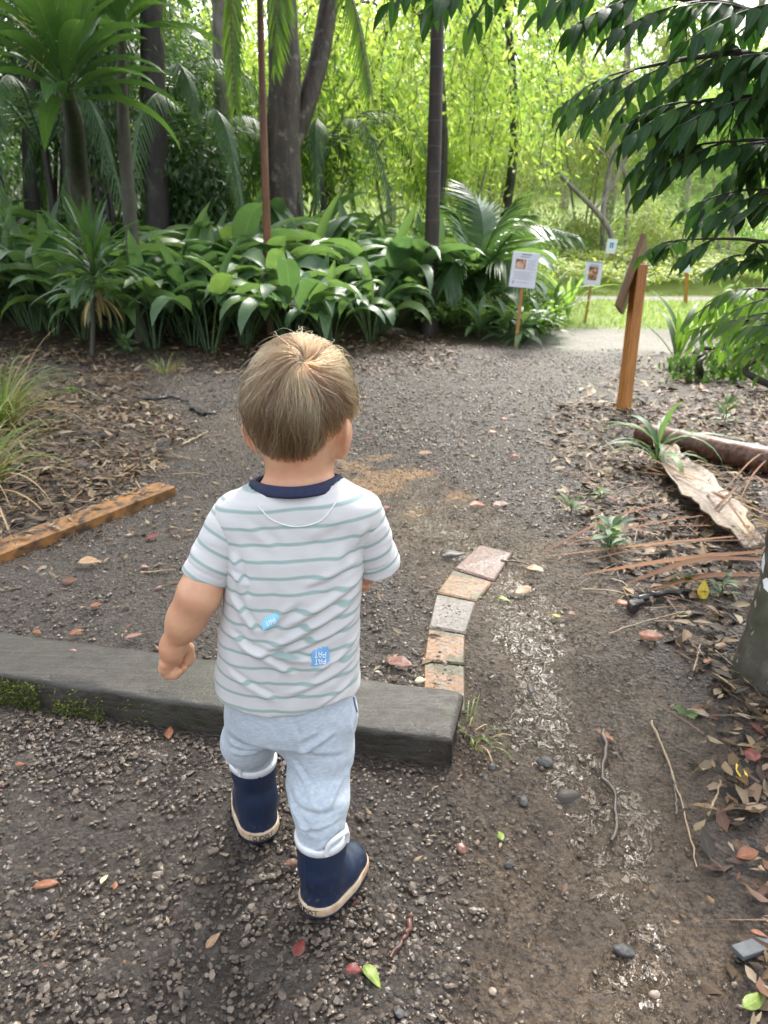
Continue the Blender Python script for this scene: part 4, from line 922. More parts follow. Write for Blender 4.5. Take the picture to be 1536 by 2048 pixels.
# shorten strands that would pass the hairline: reparametrise to the last allowed point
u_all = nrmz(pts/RAD); hl_all = hairline(u_all)-.006*ccol[:, None]+rg.normal(0, .0065, NS)[:, None]
ok = pts[..., 2] > hl_all; ok[:, 0] &= True; good = ok[:, 0]
last = np.where(ok.all(1), K-1, np.maximum(np.argmin(ok, 1)-1, 1)); pts2 = np.empty_like(pts)
for i in range(K):
    x = t[i]*last; a0 = np.floor(x).astype(int); fr = (x-a0)[:, None]; a1 = np.minimum(a0+1, K-1); r_ = np.arange(NS)
    pts2[:, i] = pts[r_, a0]*(1-fr)+pts[r_, a1]*fr
tuck = np.clip((t[None]-.6)/.4, 0, 1)**2*np.where(last < K-1, .05, .0)[:, None]; pts2 = pts2*(1-tuck[..., None]*np.array([1, 1, 0]))
pts2 = pts2[good]; ccol = ccol[good]; wild = wild[good]; n = len(pts2); Wp = HC+pts2@HR.T
org = np.array(W[child.name]); Wp = Wp-org
hc = bpy.data.hair_curves.new('hair_strands'); hc.add_curves([K]*n); hc.position_data.foreach_set('vector', Wp.reshape(-1).astype(np.float32))
rad = np.tile((.00034)*np.array([1]*(K-4)+[.9, .75, .5, .2]), n).astype(np.float32)
ra = hc.attributes.get('radius') or hc.attributes.new('radius', 'FLOAT', 'POINT'); ra.data.foreach_set('value', rad)
ca_ = hc.attributes.new('lock', 'FLOAT', 'CURVE'); ca_.data.foreach_set('value', (ccol*.7+.3*rg.uniform(0, 1, n)).astype(np.float32))
m, nt, out = newmat('sandy_blond_hair'); at = N(nt, 'ShaderNodeAttribute', attribute_name='lock').outputs['Fac']
c = ramp(nt, at, [(0, (.035, .017, .008)), (.4, (.095, .05, .022)), (.68, (.18, .10, .042)), (.86, (.36, .22, .095)), (1, (.62, .43, .21))])
h_ = N(nt, 'ShaderNodeBsdfHairPrincipled', {'Roughness': .35, 'Radial Roughness': .4}); h_.parametrization = 'COLOR'
nt.links.new(c, h_.inputs['Color']); nt.links.new(h_.outputs[0], out.inputs[0])
hc.materials.append(m); ho = bpy.data.objects.new('hair_strands', hc); COL.objects.link(ho); ho.parent = hair
# ------------------------------------------------------------------ signs
def woodmat(name, c1, c2, c3): 
    m, nt, out = newmat(name); n1 = noise(nt, 3, 7, .6, coords(nt, (30, 30, 2.0))); n2 = noise(nt, 9, 4, .6, coords(nt))
    c = ramp(nt, n1.outputs[0], [(.3, c1), (.55, c2), (.75, c3)]); c = mix(nt, .4, c, mix(nt, n2.outputs[0], (.6, .6, .6), (1.3, 1.3, 1.3)), 'MULTIPLY')
    bsdf(nt, out, Base_Color=c, Roughness=.5, Normal=bump(nt, n1.outputs[0], .3, .002)); return m
M_POST = woodmat('oiled_timber', (.28, .10, .022), (.42, .175, .042), (.52, .24, .07)); M_BOARDBACK = woodmat('dark_timber_back', (.10, .05, .022), (.16, .08, .035), (.22, .12, .05))
M_STAKE = woodmat('stake_timber', (.28, .13, .03), (.42, .21, .05), (.5, .28, .09)); M_PAPER = simple('laminated_paper', (.62, .63, .70), (.72, .73, .78), 12, .3, .05); M_TXT = simple('print_grey', (.22, .22, .26), (.30, .30, .34), 60, .6)
m, nt, out = newmat('printed_photo'); n1 = noise(nt, 22, 4, .6, coords(nt)); c = ramp(nt, n1.outputs[0], [(.35, (.04, .025, .02)), (.48, (.30, .13, .07)), (.58, (.62, .36, .26)), (.7, (.6, .5, .42))]); bsdf(nt, out, Base_Color=c, Roughness=.3); M_PHOTO = m
M_BLUEP = simple('printed_blue', (.03, .20, .45), (.08, .32, .6), 30, .4)
# lectern: leaning post with a sloping panel seen from behind
b0 = PG(1247, 818); tp = PD(1286, 486, b0.y+.06)
lec = thing('lectern_sign', 'wooden lectern sign with sloping panel on an orange timber post, seen from behind', 'sign', tuple(b0))
axp = nrmz(np.array(PD(1277, 560, b0.y+.02)-b0)); Rp = rot_to(axp, (1, .25, 0)); mb = MB()
Lp = np.linalg.norm(np.array(PD(1281, 528, b0.y+.03)-b0)); mb.box(np.array(b0)+axp*(Lp/2-.06), (.066, .066, Lp+.12), Rp, .006); mb.build('post', M_POST, lec, smooth=False)
pu, pl_ = np.array(PD(1283, 482, b0.y-.10)), np.array(PD(1242, 622, b0.y-.30)); pu, pl_ = np.array(PD(1286, 482, b0.y+.17)), np.array(PD(1243, 622, b0.y-.12))
wv = nrmz(np.array([.30, 1.0, 0])) # panel runs away from us, its edge towards the camera
up = nrmz(pu-pl_); nn = nrmz(np.cross(wv, up)); cen = (pu+pl_)/2
up = nrmz(np.array(PD(1290, 482, b0.y+.03))-np.array(PD(1238, 620, b0.y+.0))); cen = (np.array(PD(1290, 482, b0.y+.03))+np.array(PD(1238, 620, b0.y)))/2
wv = nrmz(np.array([.385, .92, .0])-up*(up@np.array([.385, .92, 0]))); R = np.stack([wv, up, np.cross(wv, up)], 1); hgt = np.linalg.norm(np.array(PD(1290, 482, b0.y+.03))-np.array(PD(1238, 620, b0.y)))
mb = MB(); mb.box(cen+wv*.02, (.55, hgt, .026), R, .004); mb.build('panel', M_BOARDBACK, lec, smooth=False)
mb = MB(); mb.box(cen+wv*.02+R[:, 2]*.0145*(1 if R[0, 2] < 0 else -1), (.50, hgt*.86, .004), R); mb.build('panel_face', simple('sign_print', (.25, .24, .18), (.6, .58, .5), 9, .3), lec, smooth=False)
def stake_sign(base, c4, name_label, kind, Y=None, stakew=.03):
    b = base if isinstance(base, Vector) else PG(*base); Yb = b.y-.02 if Y is None else Y
    q = [np.array(PD(*p, Yb)) for p in c4]; tl, tr, br, bl = q; cen = sum(q)/4; ux = nrmz((tr-tl)+(br-bl)); uy = (tl-bl)+(tr-br); uy = nrmz(uy-ux*(uy@ux)); wd = (np.linalg.norm(tr-tl)+np.linalg.norm(br-bl))/2; ht = (np.linalg.norm(tl-bl)+np.linalg.norm(tr-br))/2
    yawn = nrmz(np.cross(ux, uy)); 
    if yawn[1] > 0: yawn = -yawn
    t = thing('stake_sign', name_label, 'sign', tuple(b), 'paper signs on stakes'); R = np.stack([ux, uy, np.cross(ux, uy)], 1)
    top = cen+uy*ht*.3-yawn*.02; ax_ = nrmz(top-np.array(b)); L = np.linalg.norm(top-np.array(b)); mb = MB(); mb.box(np.array(b)+ax_*(L/2-.05), (stakew, stakew*.7, L+.1), rot_to(ax_, ux), .003); mb.build('stake', M_STAKE, t, smooth=False)
    mb = MB(); mb.box(cen, (wd, ht, .008), R, .002); bd = mb.build('board', M_PAPER, t, smooth=False)
    at = lambda u, v, l: cen+ux*u*wd+uy*v*ht+yawn*(.004+l)
    def rect(mbx, u0, u1, v0, v1, l): mbx.add(np.array([at(u0, v0, l), at(u1, v0, l), at(u1, v1, l), at(u0, v1, l)]), np.array([[0, 1, 2, 3]]))
    if kind == 'text':
        mb = MB(); rect(mb, -.36, .04, .02, .30, .0012); mb.build('printed_photo', M_PHOTO, bd); mb = MB(); rect(mb, -.16, .22, .42, .455, .001); rect(mb, -.2, .15, .355, .38, .001)
        for k in range(7): rect(mb, .1, .42-.05*(k % 3), .28-.042*k, .288-.042*k, .001)
        for k in range(6): rect(mb, -.38, .36-.07*((k*2) % 3), -.06-.04*k, -.052-.04*k, .001)
        rect(mb, -.38, -.33, -.40, -.32, .001); rect(mb, -.24, .2, -.36, -.35, .001); mb.build('printed_text', M_TXT, bd)
    elif kind == 'photo':
        mb = MB(); rect(mb, -.26, .26, -.30, .26, .0012); mb.build('printed_photo', M_PHOTO, bd); mb = MB(); rect(mb, -.2, .22, .33, .36, .001); rect(mb, -.30, .30, .275, .30, .001); mb.build('printed_text', M_TXT, bd); mb = MB(); rect(mb, -.5, .5, .44, .5, .0015); mb.build('top_strip', simple('dark_strip', (.3, .3, .34), (.4, .4, .44)), bd)
    elif kind == 'blue':
        mb = MB(); rect(mb, -.2, -.04, -.12, .22, .001); rect(mb, .02, .2, -.12, .22, .001); rect(mb, -.2, .2, .12, .26, .0014); mb.build('printed_symbol', M_BLUEP, bd)
stake_sign((1031, 693), [(1028, 502), (1082, 508), (1066, 577), (1016, 573)], 'large white sign with small photo and text lines beside the palm frond', 'text')
stake_sign((1170, 646), [(1172, 521), (1208, 524), (1199, 571), (1165, 568)], 'white sign showing a brownish picture, on a thin stake at the lawn edge', 'photo', stakew=.026)
bb = PD(1221, 560, 14.2); bb.z = TZ(bb.x, bb.y); stake_sign(bb, [(1215, 477), (1235, 479), (1230, 508), (1211, 506)], 'small white sign with a blue symbol in the far greenery', 'blue', Y=14.1, stakew=.06)
bb = PD(1373, 590, 11.4); bb.z = TZ(bb.x, bb.y); stake_sign(bb, [(1366, 518), (1388, 521), (1380, 546), (1361, 544)], 'blank white sign on an orange stake by the far path', 'blank', Y=11.3, stakew=.05)

# ------------------------------------------------------------------ leaf materials
M_LILY = leafmat('lily_leaf', [(.062, .125, .06), (.095, .175, .08), (.075, .15, .082), (.12, .205, .085), (.085, .155, .07), (.17, .27, .085)], .40, .36, .35, True, .6)
M_CORD = leafmat('cordyline_leaf', [(.05, .11, .036), (.07, .15, .045), (.10, .20, .05), (.06, .13, .05)], .22, .32, .4, True, .6)
M_PALM = leafmat('palm_leaf', [(.05, .11, .015), (.09, .17, .02), (.14, .22, .03)], .35, .5, .4, False)
M_PALMD = leafmat('dark_palm_leaf', [(.04, .09, .032), (.06, .125, .04), (.085, .15, .05)], .28, .3, .4, False, .6)
M_DARKLEAF = leafmat('dark_glossy_leaf', [(.013, .042, .015), (.02, .06, .02), (.032, .085, .025), (.015, .048, .017), (.06, .13, .03)], .42, .25, .4, True, .28)
M_MIDLEAF = leafmat('mid_leaf', [(.038, .092, .02), (.06, .125, .024), (.085, .16, .03)], .36, .4, .4, True, .5)
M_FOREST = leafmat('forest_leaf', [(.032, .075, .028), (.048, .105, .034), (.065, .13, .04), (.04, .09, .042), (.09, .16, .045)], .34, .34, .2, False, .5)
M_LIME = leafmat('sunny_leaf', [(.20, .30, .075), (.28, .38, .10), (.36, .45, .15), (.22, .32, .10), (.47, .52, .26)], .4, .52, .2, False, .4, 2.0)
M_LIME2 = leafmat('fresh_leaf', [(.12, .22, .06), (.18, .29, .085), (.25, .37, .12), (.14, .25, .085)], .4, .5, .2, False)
M_OLIVE = leafmat('olive_leaf', [(.20, .26, .09), (.27, .33, .12), (.36, .40, .19), (.23, .29, .11)], .45, .45, .2, False)
M_STRAW = leafmat('dry_straw', [(.30, .20, .10), (.42, .30, .16), (.22, .14, .07)], .6, .15, .2, False)
M_DRYFROND = leafmat('dry_frond', [(.08, .03, .010), (.16, .065, .02), (.11, .042, .015), (.22, .10, .036)], .65, .08, .3, False, .2)
M_GRASSY = leafmat('tussock_leaf', [(.08, .15, .03), (.13, .20, .045), (.19, .25, .07), (.32, .28, .12)], .35, .3, .2, False)
def bark(name, c1, c2, c3, lich=None, lscale=6, ring=0, rough=.6):
    m, nt, out = newmat(name); co = coords(nt); n1 = noise(nt, 7, 7, .62, coords(nt, (2.2, 2.2, .5))); n2 = noise(nt, lscale, 5, .6, co); n3 = noise(nt, 40, 4, .6, co)
    c = ramp(nt, n1.outputs[0], [(.3, c1), (.52, c2), (.75, c3)]); c = mix(nt, .5, c, mix(nt, n3.outputs[0], (.55, .55, .55), (1.4, 1.4, 1.4)), 'MULTIPLY')
    if lich: c = mix(nt, ramp(nt, n2.outputs[0], [(.56, 0.), (.68, .85)]), c, lich)
    h = mth(nt, 'ADD', n1.outputs[0], mth(nt, 'MULTIPLY', n3.outputs[0], .4))
    if ring:
        z = N(nt, 'ShaderNodeSeparateXYZ', {0: co}).outputs[2]; wv_ = mth(nt, 'PINGPONG', mth(nt, 'ADD', z, mth(nt, 'MULTIPLY', n1.outputs[0], .03)), ring); rr = mth(nt, 'LESS_THAN', wv_, ring*.07); c = mix(nt, mth(nt, 'MULTIPLY', rr, .3), c, (.13, .10, .08)); h = mth(nt, 'ADD', h, mth(nt, 'MULTIPLY', rr, .6))
    bsdf(nt, out, Base_Color=c, Roughness=rough, Normal=bump(nt, h, .7, .012)); return m
M_BARK = bark('wet_brown_bark', (.018, .012, .009), (.052, .036, .027), (.10, .075, .058), (.17, .145, .12), 7); M_BARKD = bark('dark_bark', (.012, .009, .007), (.026, .02, .016), (.05, .04, .033), (.06, .08, .04), 4)
M_BARKP = bark('palm_trunk', (.014, .009, .007), (.030, .019, .014), (.055, .036, .027), None, 5, .11); M_BARKL = bark('pale_grey_bark', (.12, .10, .085), (.24, .205, .18), (.38, .34, .30), (.10, .12, .06), 5)
M_BARKF = bark('mossy_bark', (.03, .028, .02), (.06, .055, .038), (.10, .095, .07), (.07, .10, .035), 9); M_CANE = bark('red_brown_cane', (.10, .03, .012), (.16, .055, .022), (.2, .09, .04), (.05, .10, .025), 3, .22, .4)
def rand_dirs(n, rg): return nrmz(rg.normal(size=(n, 3)))

# ------------------------------------------------------------------ lily bed: a clump is a thing of its own
def lily_proto(seed, nl, hgt, bl, bw):
    rg = np.random.default_rng(seed); mb = MB()
    for k in range(nl):
        az = k*2.4+rg.uniform(-.5, .5); inner = k/nl; L = bl*rg.uniform(.8, 1.15)+hgt*rg.uniform(.7, 1.1); pet = .42
        blade(mb, (.04*math.cos(az), .04*math.sin(az), -.03), az, rg.uniform(1.05, 1.40)+.1*inner, L, bw*rg.uniform(.8, 1.15), rg.uniform(2.0, 3.2)-inner*.6, 12, 'lance' if k % 3 else 'ovate', rg.uniform(.3, .55), pet, .010, rg.uniform(-.3, .3), 1.7)
    if rg.uniform() < .6: blade(mb, (0, 0, 0), rg.uniform(0, 6), 1.45, hgt+bl*.85, bw*.7, .35, 9, 'lance', .8, .35, .01)
    return mb
protos = [lily_proto(s_, n_, h_, l_, w_) for s_, n_, h_, l_, w_ in ((1, 16, .42, .66, .185), (2, 14, .40, .70, .17), (3, 17, .46, .66, .19), (4, 13, .36, .62, .175))]
rg = np.random.default_rng(17); lilies = []; LILY_G = 'broad-leaved lily clumps of the bed'
edge = [PG(x_, y_) for x_, y_ in ((-260, 640), (0, 660), (120, 690), (240, 700), (340, 712), (480, 710), (640, 712), (760, 690), (842, 668), (960, 690))]
EX = np.array([e.x for e in edge]); EY = np.array([e.y for e in edge]); o_ = np.argsort(EX)
spots = []
for _ in range(6000):
    x = rg.uniform(-6.2, 1.1); y0 = float(np.interp(x, EX[o_], EY[o_])); y = y0+.22+rg.uniform(0, 1)**1.25*4.6
    if (x > .35 and y < 8.5) or (.02 < x < .95 and y < 8.55): continue
    md = .36 if y < y0+1.0 else .46
    if all((x-a)**2+(y-b)**2 > md*md for a, b in spots): spots.append((x, y))
    if len(spots) >= 150: break
spots.sort(key=lambda q: q[1])
meshes = []
for k, mb in enumerate(protos):
    o = mb.build('lily_plant', M_LILY); meshes.append(o)
used = [False]*4
for k, (x, y) in enumerate(spots):
    q = int(rg.integers(4)); sc = rg.uniform(.82, 1.2)*(.95 if y < 8 else 1.2); z = TZ(x, y); o = meshes[q]
    if used[q]: o = o.copy(); COL.objects.link(o)
    used[q] = True; o.location = (x, y, z); o.rotation_euler = (rg.normal(0, .07), rg.normal(0, .07), rg.uniform(0, 6.28)); o.scale = (sc,)*3; W[o.name] = Vector((x, y, z))
    row = 'in the front row, drooping over the soil' if y < float(np.interp(x, EX[o_], EY[o_]))+.75 else 'inside the bed among its neighbours'
    tag(o, 'glossy broad-leaved lily clump '+row, 'lily plant', LILY_G)

# ------------------------------------------------------------------ rosettes (cordyline / dracaena)
def rosette(mb, c, n, L, wd, rg, el=(.2, 1.4), droop=(.8, 1.9), axis=(0, 0, 1), prof='lance', fold=.35, pet=.12, petw=.02):
    for k in range(n):
        az = k*2.39996+rg.uniform(-.25, .25); t = k/n; blade(mb, np.array(c)+np.array([0, 0, -.16*(1-t)]), az, el[0]+(el[1]-el[0])*t+rg.uniform(-.15, .15), L*rg.uniform(.8, 1.12)*(1-.25*max(0, t-.7)), wd*rg.uniform(.85, 1.15), rg.uniform(*droop)*(1-.5*t), 11, prof, fold, pet, petw, rg.uniform(-.25, .25), 1.4)
def cordyline(label, pts, radii, tops, n, L, wd, seed, mat=M_CORD, bk=M_BARKF, dead=0, **kw):
    rg = np.random.default_rng(seed); base = pts[0]; t = thing('cordyline', label, 'cordyline', tuple(base)); mb = MB(); mb.tube(bez(pts, 16), np.interp(np.linspace(0, 1, 16), np.linspace(0, 1, len(radii)), radii), 8, True, .06, seed); mb.build('stem', bk, t)
    mb = MB()
    for c in tops: rosette(mb, c, n, L, wd, rg, **kw)
    mb.build('leaves', mat, t)
    if dead:
        mb = MB()
        for k in range(dead): blade(mb, np.array(tops[0])-np.array([0, 0, .25+.12*rg.uniform()]), rg.uniform(0, 6.28), rg.uniform(-.9, -.3), L*.6, wd*.7, .9, 8, 'lance', .5, .1)
        mb.build('dead_leaves', M_STRAW, t)
    return t
c0 = PD(135, 140, 5.6); gb = Vector((c0.x+.22, 5.9, TZ(c0.x+.22, 5.9))); gb = Vector((PD(165, 420, 8.8).x, 8.8, 0)); gb.z = TZ(gb.x, gb.y)
cA = PD(128, 150, 6.3); cordyline('tall cordyline, rosette of long glossy leaves with a pale flower spray', [gb, PD(158, 360, 8.6), PD(148, 250, 7.4), cA], [.12, .11, .085, .03], [cA], 36, .92, .15, 31)
t_ = COL.objects.get('cordyline'); rg = np.random.default_rng(44); n = 420; c_ = np.array(PD(88, 60, 6.2)); u_ = rg.normal(0, 1, (n, 3)); p = c_+u_*np.array([.09, .07, .11])
v, f, q = leaves(p, u_+np.array([0, 0, .4]), rg.normal(0, 1, (n, 3)), .05, .008, 2, 'grass', .2, .2); FSP = mk('flower_spray', v, f, leafmat('flower_yellowgreen', [(.3, .36, .08), (.42, .46, .14)], .5, .4, .1, False), t_, uv=q); FSP['kind'] = 'stuff'
gB = Vector((PD(255, 420, 7.6).x, 7.6, 0)); gB.z = TZ(gB.x, gB.y); cB = PD(240, 20, 7.2); cordyline('cordyline whose rosette is cut by the top edge, above the dark trunk', [gB, PD(250, 300, 7.5), cB], [.07, .06, .03], [cB], 30, .95, .15, 32)
gC = Vector((PD(182, 690, 6.75).x, 6.75, 0)); gC.z = TZ(gC.x, gC.y); cC = PD(183, 505, 6.7); cordyline('low narrow-leaved cordyline with hanging dead straw leaves before the lily bed', [gC, PD(186, 600, 6.72), cC], [.022, .02, .015], [cC, cC-Vector((.0, 0, .12))], 30, .55, .045, 33, M_FOREST, M_BARKF, 9, el=(-.2, 1.4), droop=(.5, 1.3))

# ------------------------------------------------------------------ palm fronds
def frond(mbL, mbS, pts, L0, wd, rg, n=44, down=.35, fold=.2, prof='grass', ang=.9, thick=.012, start=.12):
    c = bez(pts, n+6); T = nrmz(np.gradient(c, axis=0)); mbS.tube(c, np.linspace(thick, thick*.2, len(c)), 5)
    up = np.array([0, 0, 1.]); i0 = int(start*len(c))
    pos, dr, nr, Ls = [], [], [], []
    for i in range(i0, len(c)-1):
        t = (i-i0)/(len(c)-1-i0); sd = nrmz(np.cross(T[i], up)+1e-6); un = np.cross(sd, T[i]); a = ang*(1-.45*t); ll = L0*(.55+1.1*t-1.35*t*t+.12)
        for s_ in (-1, 1):
            d = T[i]*math.cos(a)+sd*s_*math.sin(a)-up*down*rg.uniform(.7, 1.3); pos.append(c[i]); dr.append(d); nr.append(un+sd*s_*.2); Ls.append(ll*rg.uniform(.9, 1.08))
    v, f, q = leaves(pos, dr, nr, np.array(Ls), wd, 4, prof, fold, rg.uniform(.1, .35, len(pos))); mbL.add(v, f, q)
def palm(label, base, trunk, tr, fronds, seed, mat=M_PALM, bk=M_BARKP, L0=.4, wd=.03, **kw):
    rg = np.random.default_rng(seed); t = thing('palm', label, 'palm', tuple(base)); 
    if trunk: mb = MB(); k = max(12, len(trunk)*6); mb.tube(bez(trunk, k), np.interp(np.linspace(0, 1, k), np.linspace(0, 1, len(tr)), tr), 12, True, .03, seed); mb.build('trunk', bk, t)
    for fr in fronds:
        a, b = MB(), MB(); frond(a, b, fr, L0, wd, rg, **kw); s_ = b.build('frond', M_CANE if mat is M_PALM else M_PALMD, t); a.build('leaflets', mat, s_)
    return t
# slim cane palm left of the big trunk: fronds arching out of its crown above the frame
Yc = 7.9; gp = Vector((PD(531, 470, Yc).x, Yc, 0)); gp.z = TZ(gp.x, gp.y); crown = PD(518, -120, Yc)
palm('slim cane palm with red-brown stem and yellow-green fronds before the big trunk', gp, [gp, PD(530, 350, Yc), PD(523, 120, Yc), crown], [.042, .036, .032, .03],
     [[crown, PD(478, -130, 7.7), PD(462, 20, 7.5), PD(470, 215, 7.4)], [crown, PD(560, -140, 7.6), PD(556, -20, 7.4), PD(548, 130, 7.3)], [crown, PD(420, -200, 7.9), PD(352, -120, 8), PD(320, 60, 8)], [crown, PD(640, -150, 7.5), PD(705, 0, 7.3), PD(742, 190, 7.1)], [crown, PD(520, -200, 8.6), PD(500, -150, 9.4), PD(470, -20, 9.8)]], 51, M_PALM, M_CANE, .42, .026, down=.75)
# slender dark palm trunk in the middle; crown far above the frame
Ym = 8.15; gm = PG(858, 668); cr = PD(884, -700, Ym-.2)
mp = palm('slender dark palm with a ringed straight trunk beside the path', gm, [gm-Vector((0, 0, .05)), gm+Vector((.004, 0, .12)), PD(861, 560, Ym), PD(868, 330, Ym), PD(876, 0, Ym-.05), PD(881, -360, Ym-.1), cr], [.115, .092, .075, .068, .06, .055, .05],
     [[cr, cr+Vector((math.cos(a)*.9, math.sin(a)*.9, .7)), cr+Vector((math.cos(a)*1.9, math.sin(a)*1.9, .2)), cr+Vector((math.cos(a)*2.5, math.sin(a)*2.5, -.9))] for a in np.arange(9)*.7], 52, M_PALMD, M_BARKP, .55, .05)
# low palm beside the first sign
gl = Vector((PD(950, 640, 8.6).x, 8.6, 0)); gl.z = TZ(gl.x, gl.y)
palm('low feathery palm with arching fronds between the slender trunk and the large sign', gl, None, None,
     [[gl, PD(955, 560, 8.5), PD(985, 470, 8.4), PD(1030, 400, 8.3)], [gl, PD(975, 545, 8.3), PD(1045, 455, 7.9), PD(1158, 472, 7.6)], [gl, PD(945, 540, 8.5), PD(925, 450, 8.5), PD(880, 400, 8.4)], [gl, PD(960, 560, 8.3), PD(1000, 520, 7.9), PD(1060, 560, 7.6)], [gl, PD(940, 560, 8.3), PD(915, 520, 8.0), PD(890, 575, 7.8)], [gl, PD(965, 500, 8.8), PD(960, 420, 9.0), PD(930, 370, 9.2)], [gl, PD(955, 520, 8.9), PD(1000, 440, 9.4), PD(1075, 430, 9.7)]], 53, M_PALMD, None, .50, .035, down=.25, thick=.014, start=.25)
# feathery understory palms in the dark left of the big trunk
for k, (px, py, Y_, s_, lb) in enumerate(((400, 330, 10.6, 60, 'feathery dark understorey palm left of the pale slender trunk'), (330, 230, 11.4, 61, 'taller feathery understorey palm deep in the dark forest'), (90, 300, 10.2, 62, 'dark understorey palm behind the tall cordyline'), (640, 330, 12.2, 63, 'small understorey palm right behind the big trunk'))):
    b_ = Vector((PD(px, 430, Y_).x, Y_, 0)); b_.z = TZ(b_.x, b_.y); tt = PD(px, py, Y_); rg = np.random.default_rng(s_)
    fr = []
    for a in np.arange(9)*.698+rg.uniform(0, 1): r_ = rg.uniform(1.0, 1.5); fr.append([tt, tt+Vector((math.cos(a)*r_*.45, math.sin(a)*r_*.45, .45*r_)), tt+Vector((math.cos(a)*r_*.95, math.sin(a)*r_*.95, .25*r_)), tt+Vector((math.cos(a)*r_*1.3, math.sin(a)*r_*1.3, -.55*r_))])
    palm(lb, b_, [b_, (b_+tt)/2+Vector((.05, 0, 0)), tt], [.05, .045, .04], fr, s_, M_FOREST, M_BARKD, .42, .022, down=.5)
# ------------------------------------------------------------------ trees
def crown_cloud(centers, radii, n, L, wd, rg, K=2, prof='ovate', hang=.4, shell=.55, clump=26, csz=.16):
    """leaf-sized blades gathered in sprays through uneven lobes"""
    P_, D_, N_, L_ = [], [], [], []
    vol = np.array([r[0]*r[1]*r[2] for r in radii])**.8; vol = vol/vol.sum()
    for c, r, w_ in zip(centers, radii, vol):
        m = max(1, int(n*w_/clump)); u = rand_dirs(m, rg); rr = (shell+(1-shell)*rg.uniform(0, 1, m))[:, None]; rr = np.where(rg.uniform(0, 1, (m, 1)) < .22, rg.uniform(.1, 1.15, (m, 1)), rr)
        cc = np.array(c)+u*rr*np.array(r); od = nrmz(u*np.array(r)+np.array([0, 0, -hang]))
        p = np.repeat(cc, clump, 0)+rg.normal(0, 1, (m*clump, 3))*csz*np.array([1, 1, .75]); d = np.repeat(od, clump, 0)*.7+rand_dirs(m*clump, rg)*.8+np.array([0, 0, -hang*.6])
        P_.append(p); D_.append(d); N_.append(rand_dirs(m*clump, rg)*.7+np.array([0, 0, 1.])); L_.append(L*rg.uniform(.6, 1.25, m*clump))
    P_, D_, N_, L_ = map(np.concatenate, (P_, D_, N_, L_))
    return leaves(P_, D_, N_, L_, L_*wd, K, prof, .3, .25)
def tree(name, label, cat, base, limbs, bk, crown, mat, group=None, sides=12, seed=0, wob=.05):
    """limbs: list of (points, radii)"""
    t = thing(name, label, cat, tuple(base), group); mb = MB()
    for k, (pts, rad) in enumerate(limbs):
        m = max(8, len(pts)*5); mb.tube(bez(pts, m), np.interp(np.linspace(0, 1, m), np.linspace(0, 1, len(rad)), rad), sides, True, wob, seed+k)
    mb.build('trunk', bk, t)
    if crown is not None: v, f, q = crown; mk('crown', v, f, mat, t, uv=q)
    return t
V3 = lambda *a: Vector(a)
rg = np.random.default_rng(71)
# the big fork-trunked tree
Yb = 10.2; gb = Vector((PD(575, 470, Yb).x, Yb, 0)); gb.z = TZ(gb.x, gb.y)
top = PD(556, -250, Yb); fk = PD(585, 330, Yb)
lm = [([gb-V3(0, 0, .1), PD(572, 400, Yb), PD(566, 280, Yb), PD(570, 150, Yb), PD(563, 0, Yb), top, V3(-1.7, 9.8, 6.8)], [.30, .21, .20, .19, .165, .14, .08]),
      ([PD(580, 300, Yb+.05), PD(612, 210, Yb+.15), PD(640, 110, Yb+.3), PD(662, -20, Yb+.4), V3(-.2, 10.8, 6.0)], [.11, .12, .115, .11, .06]),
      ([top, V3(-3, 8.6, 6.0), V3(-4, 7.4, 7)], [.09, .06, .03])]
cr = crown_cloud([(-2.2, 8.0, 7.2), (-4.6, 7.0, 7.0), (-.6, 7.6, 7.6), (-2.4, 4.6, 7.2)], [(2.3, 2.2, 1.3), (2.4, 2.2, 1.2), (2.0, 1.9, 1.2), (2.2, 1.9, 1.1)], 4600, .26, .42, rg, 2, hang=.2)  # unseen crown, enlarged to reach over the foreground and shade it
tree('tree', 'big wet brown tree with a forked trunk rising from the lily bed', 'tree', gb, lm, M_BARK, cr, M_FOREST, sides=18, seed=3, wob=.03)
# forest trunks on the left, from near to far
def ftree(px0, py0, px1, Y_, r0, r1, label, bk, seed, crown_off=(0, -1.5), cz=7.4, cn=1300, extra=None):
    b = Vector((PD(px0, py0, Y_).x, Y_, 0)); b.z = TZ(b.x, b.y); m_ = PD((px0+px1)/2, 180, Y_); t_ = PD(px1, -60, Y_); tt = V3(t_.x+.1, Y_-.3, 6.6); rg = np.random.default_rng(seed)
    lm = [([b-V3(0, 0, .1), b+V3(.0, 0, .5), m_, t_, tt], [r0*1.25, r0, (r0+r1)/2, r1, r1*.6])]+(extra or [])
    c = (tt.x+crown_off[0], Y_+crown_off[1], cz); cr = crown_cloud([c, (c[0]-1.2, c[1]-.8, c[2]-.2), (c[0]+1.3, c[1]+.5, c[2]+.3)], [(2, 1.9, 1.1), (1.5, 1.5, .9), (1.4, 1.4, .9)], cn, .25, .42, rg, 2, hang=.2)  # unseen crown lobes, spread overhead to dim the left forest
    tree('tree', label, 'tree', b, lm, bk, cr, M_FOREST, 'forest trees on the left', 14, seed)
ftree(312, 440, 300, 10.0, .15, .13, 'thick dark fibrous trunk wrapped in ferns left of the big forked tree', M_BARKD, 81)
ftree(150, 380, 140, 10.4, .17, .15, 'mottled dark trunk behind the tall cordyline', M_BARKF, 82, (-.5, -2))
ftree(62, 400, 70, 11.8, .16, .14, 'shaded trunk nearest the left edge of the forest', M_BARKD, 83, (-1, -2.5))
ftree(452, 400, 436, 12.4, .12, .10, 'slender pale grey mottled trunk between the cane palm and the dark forest', M_BARKL, 84, (0, -1))
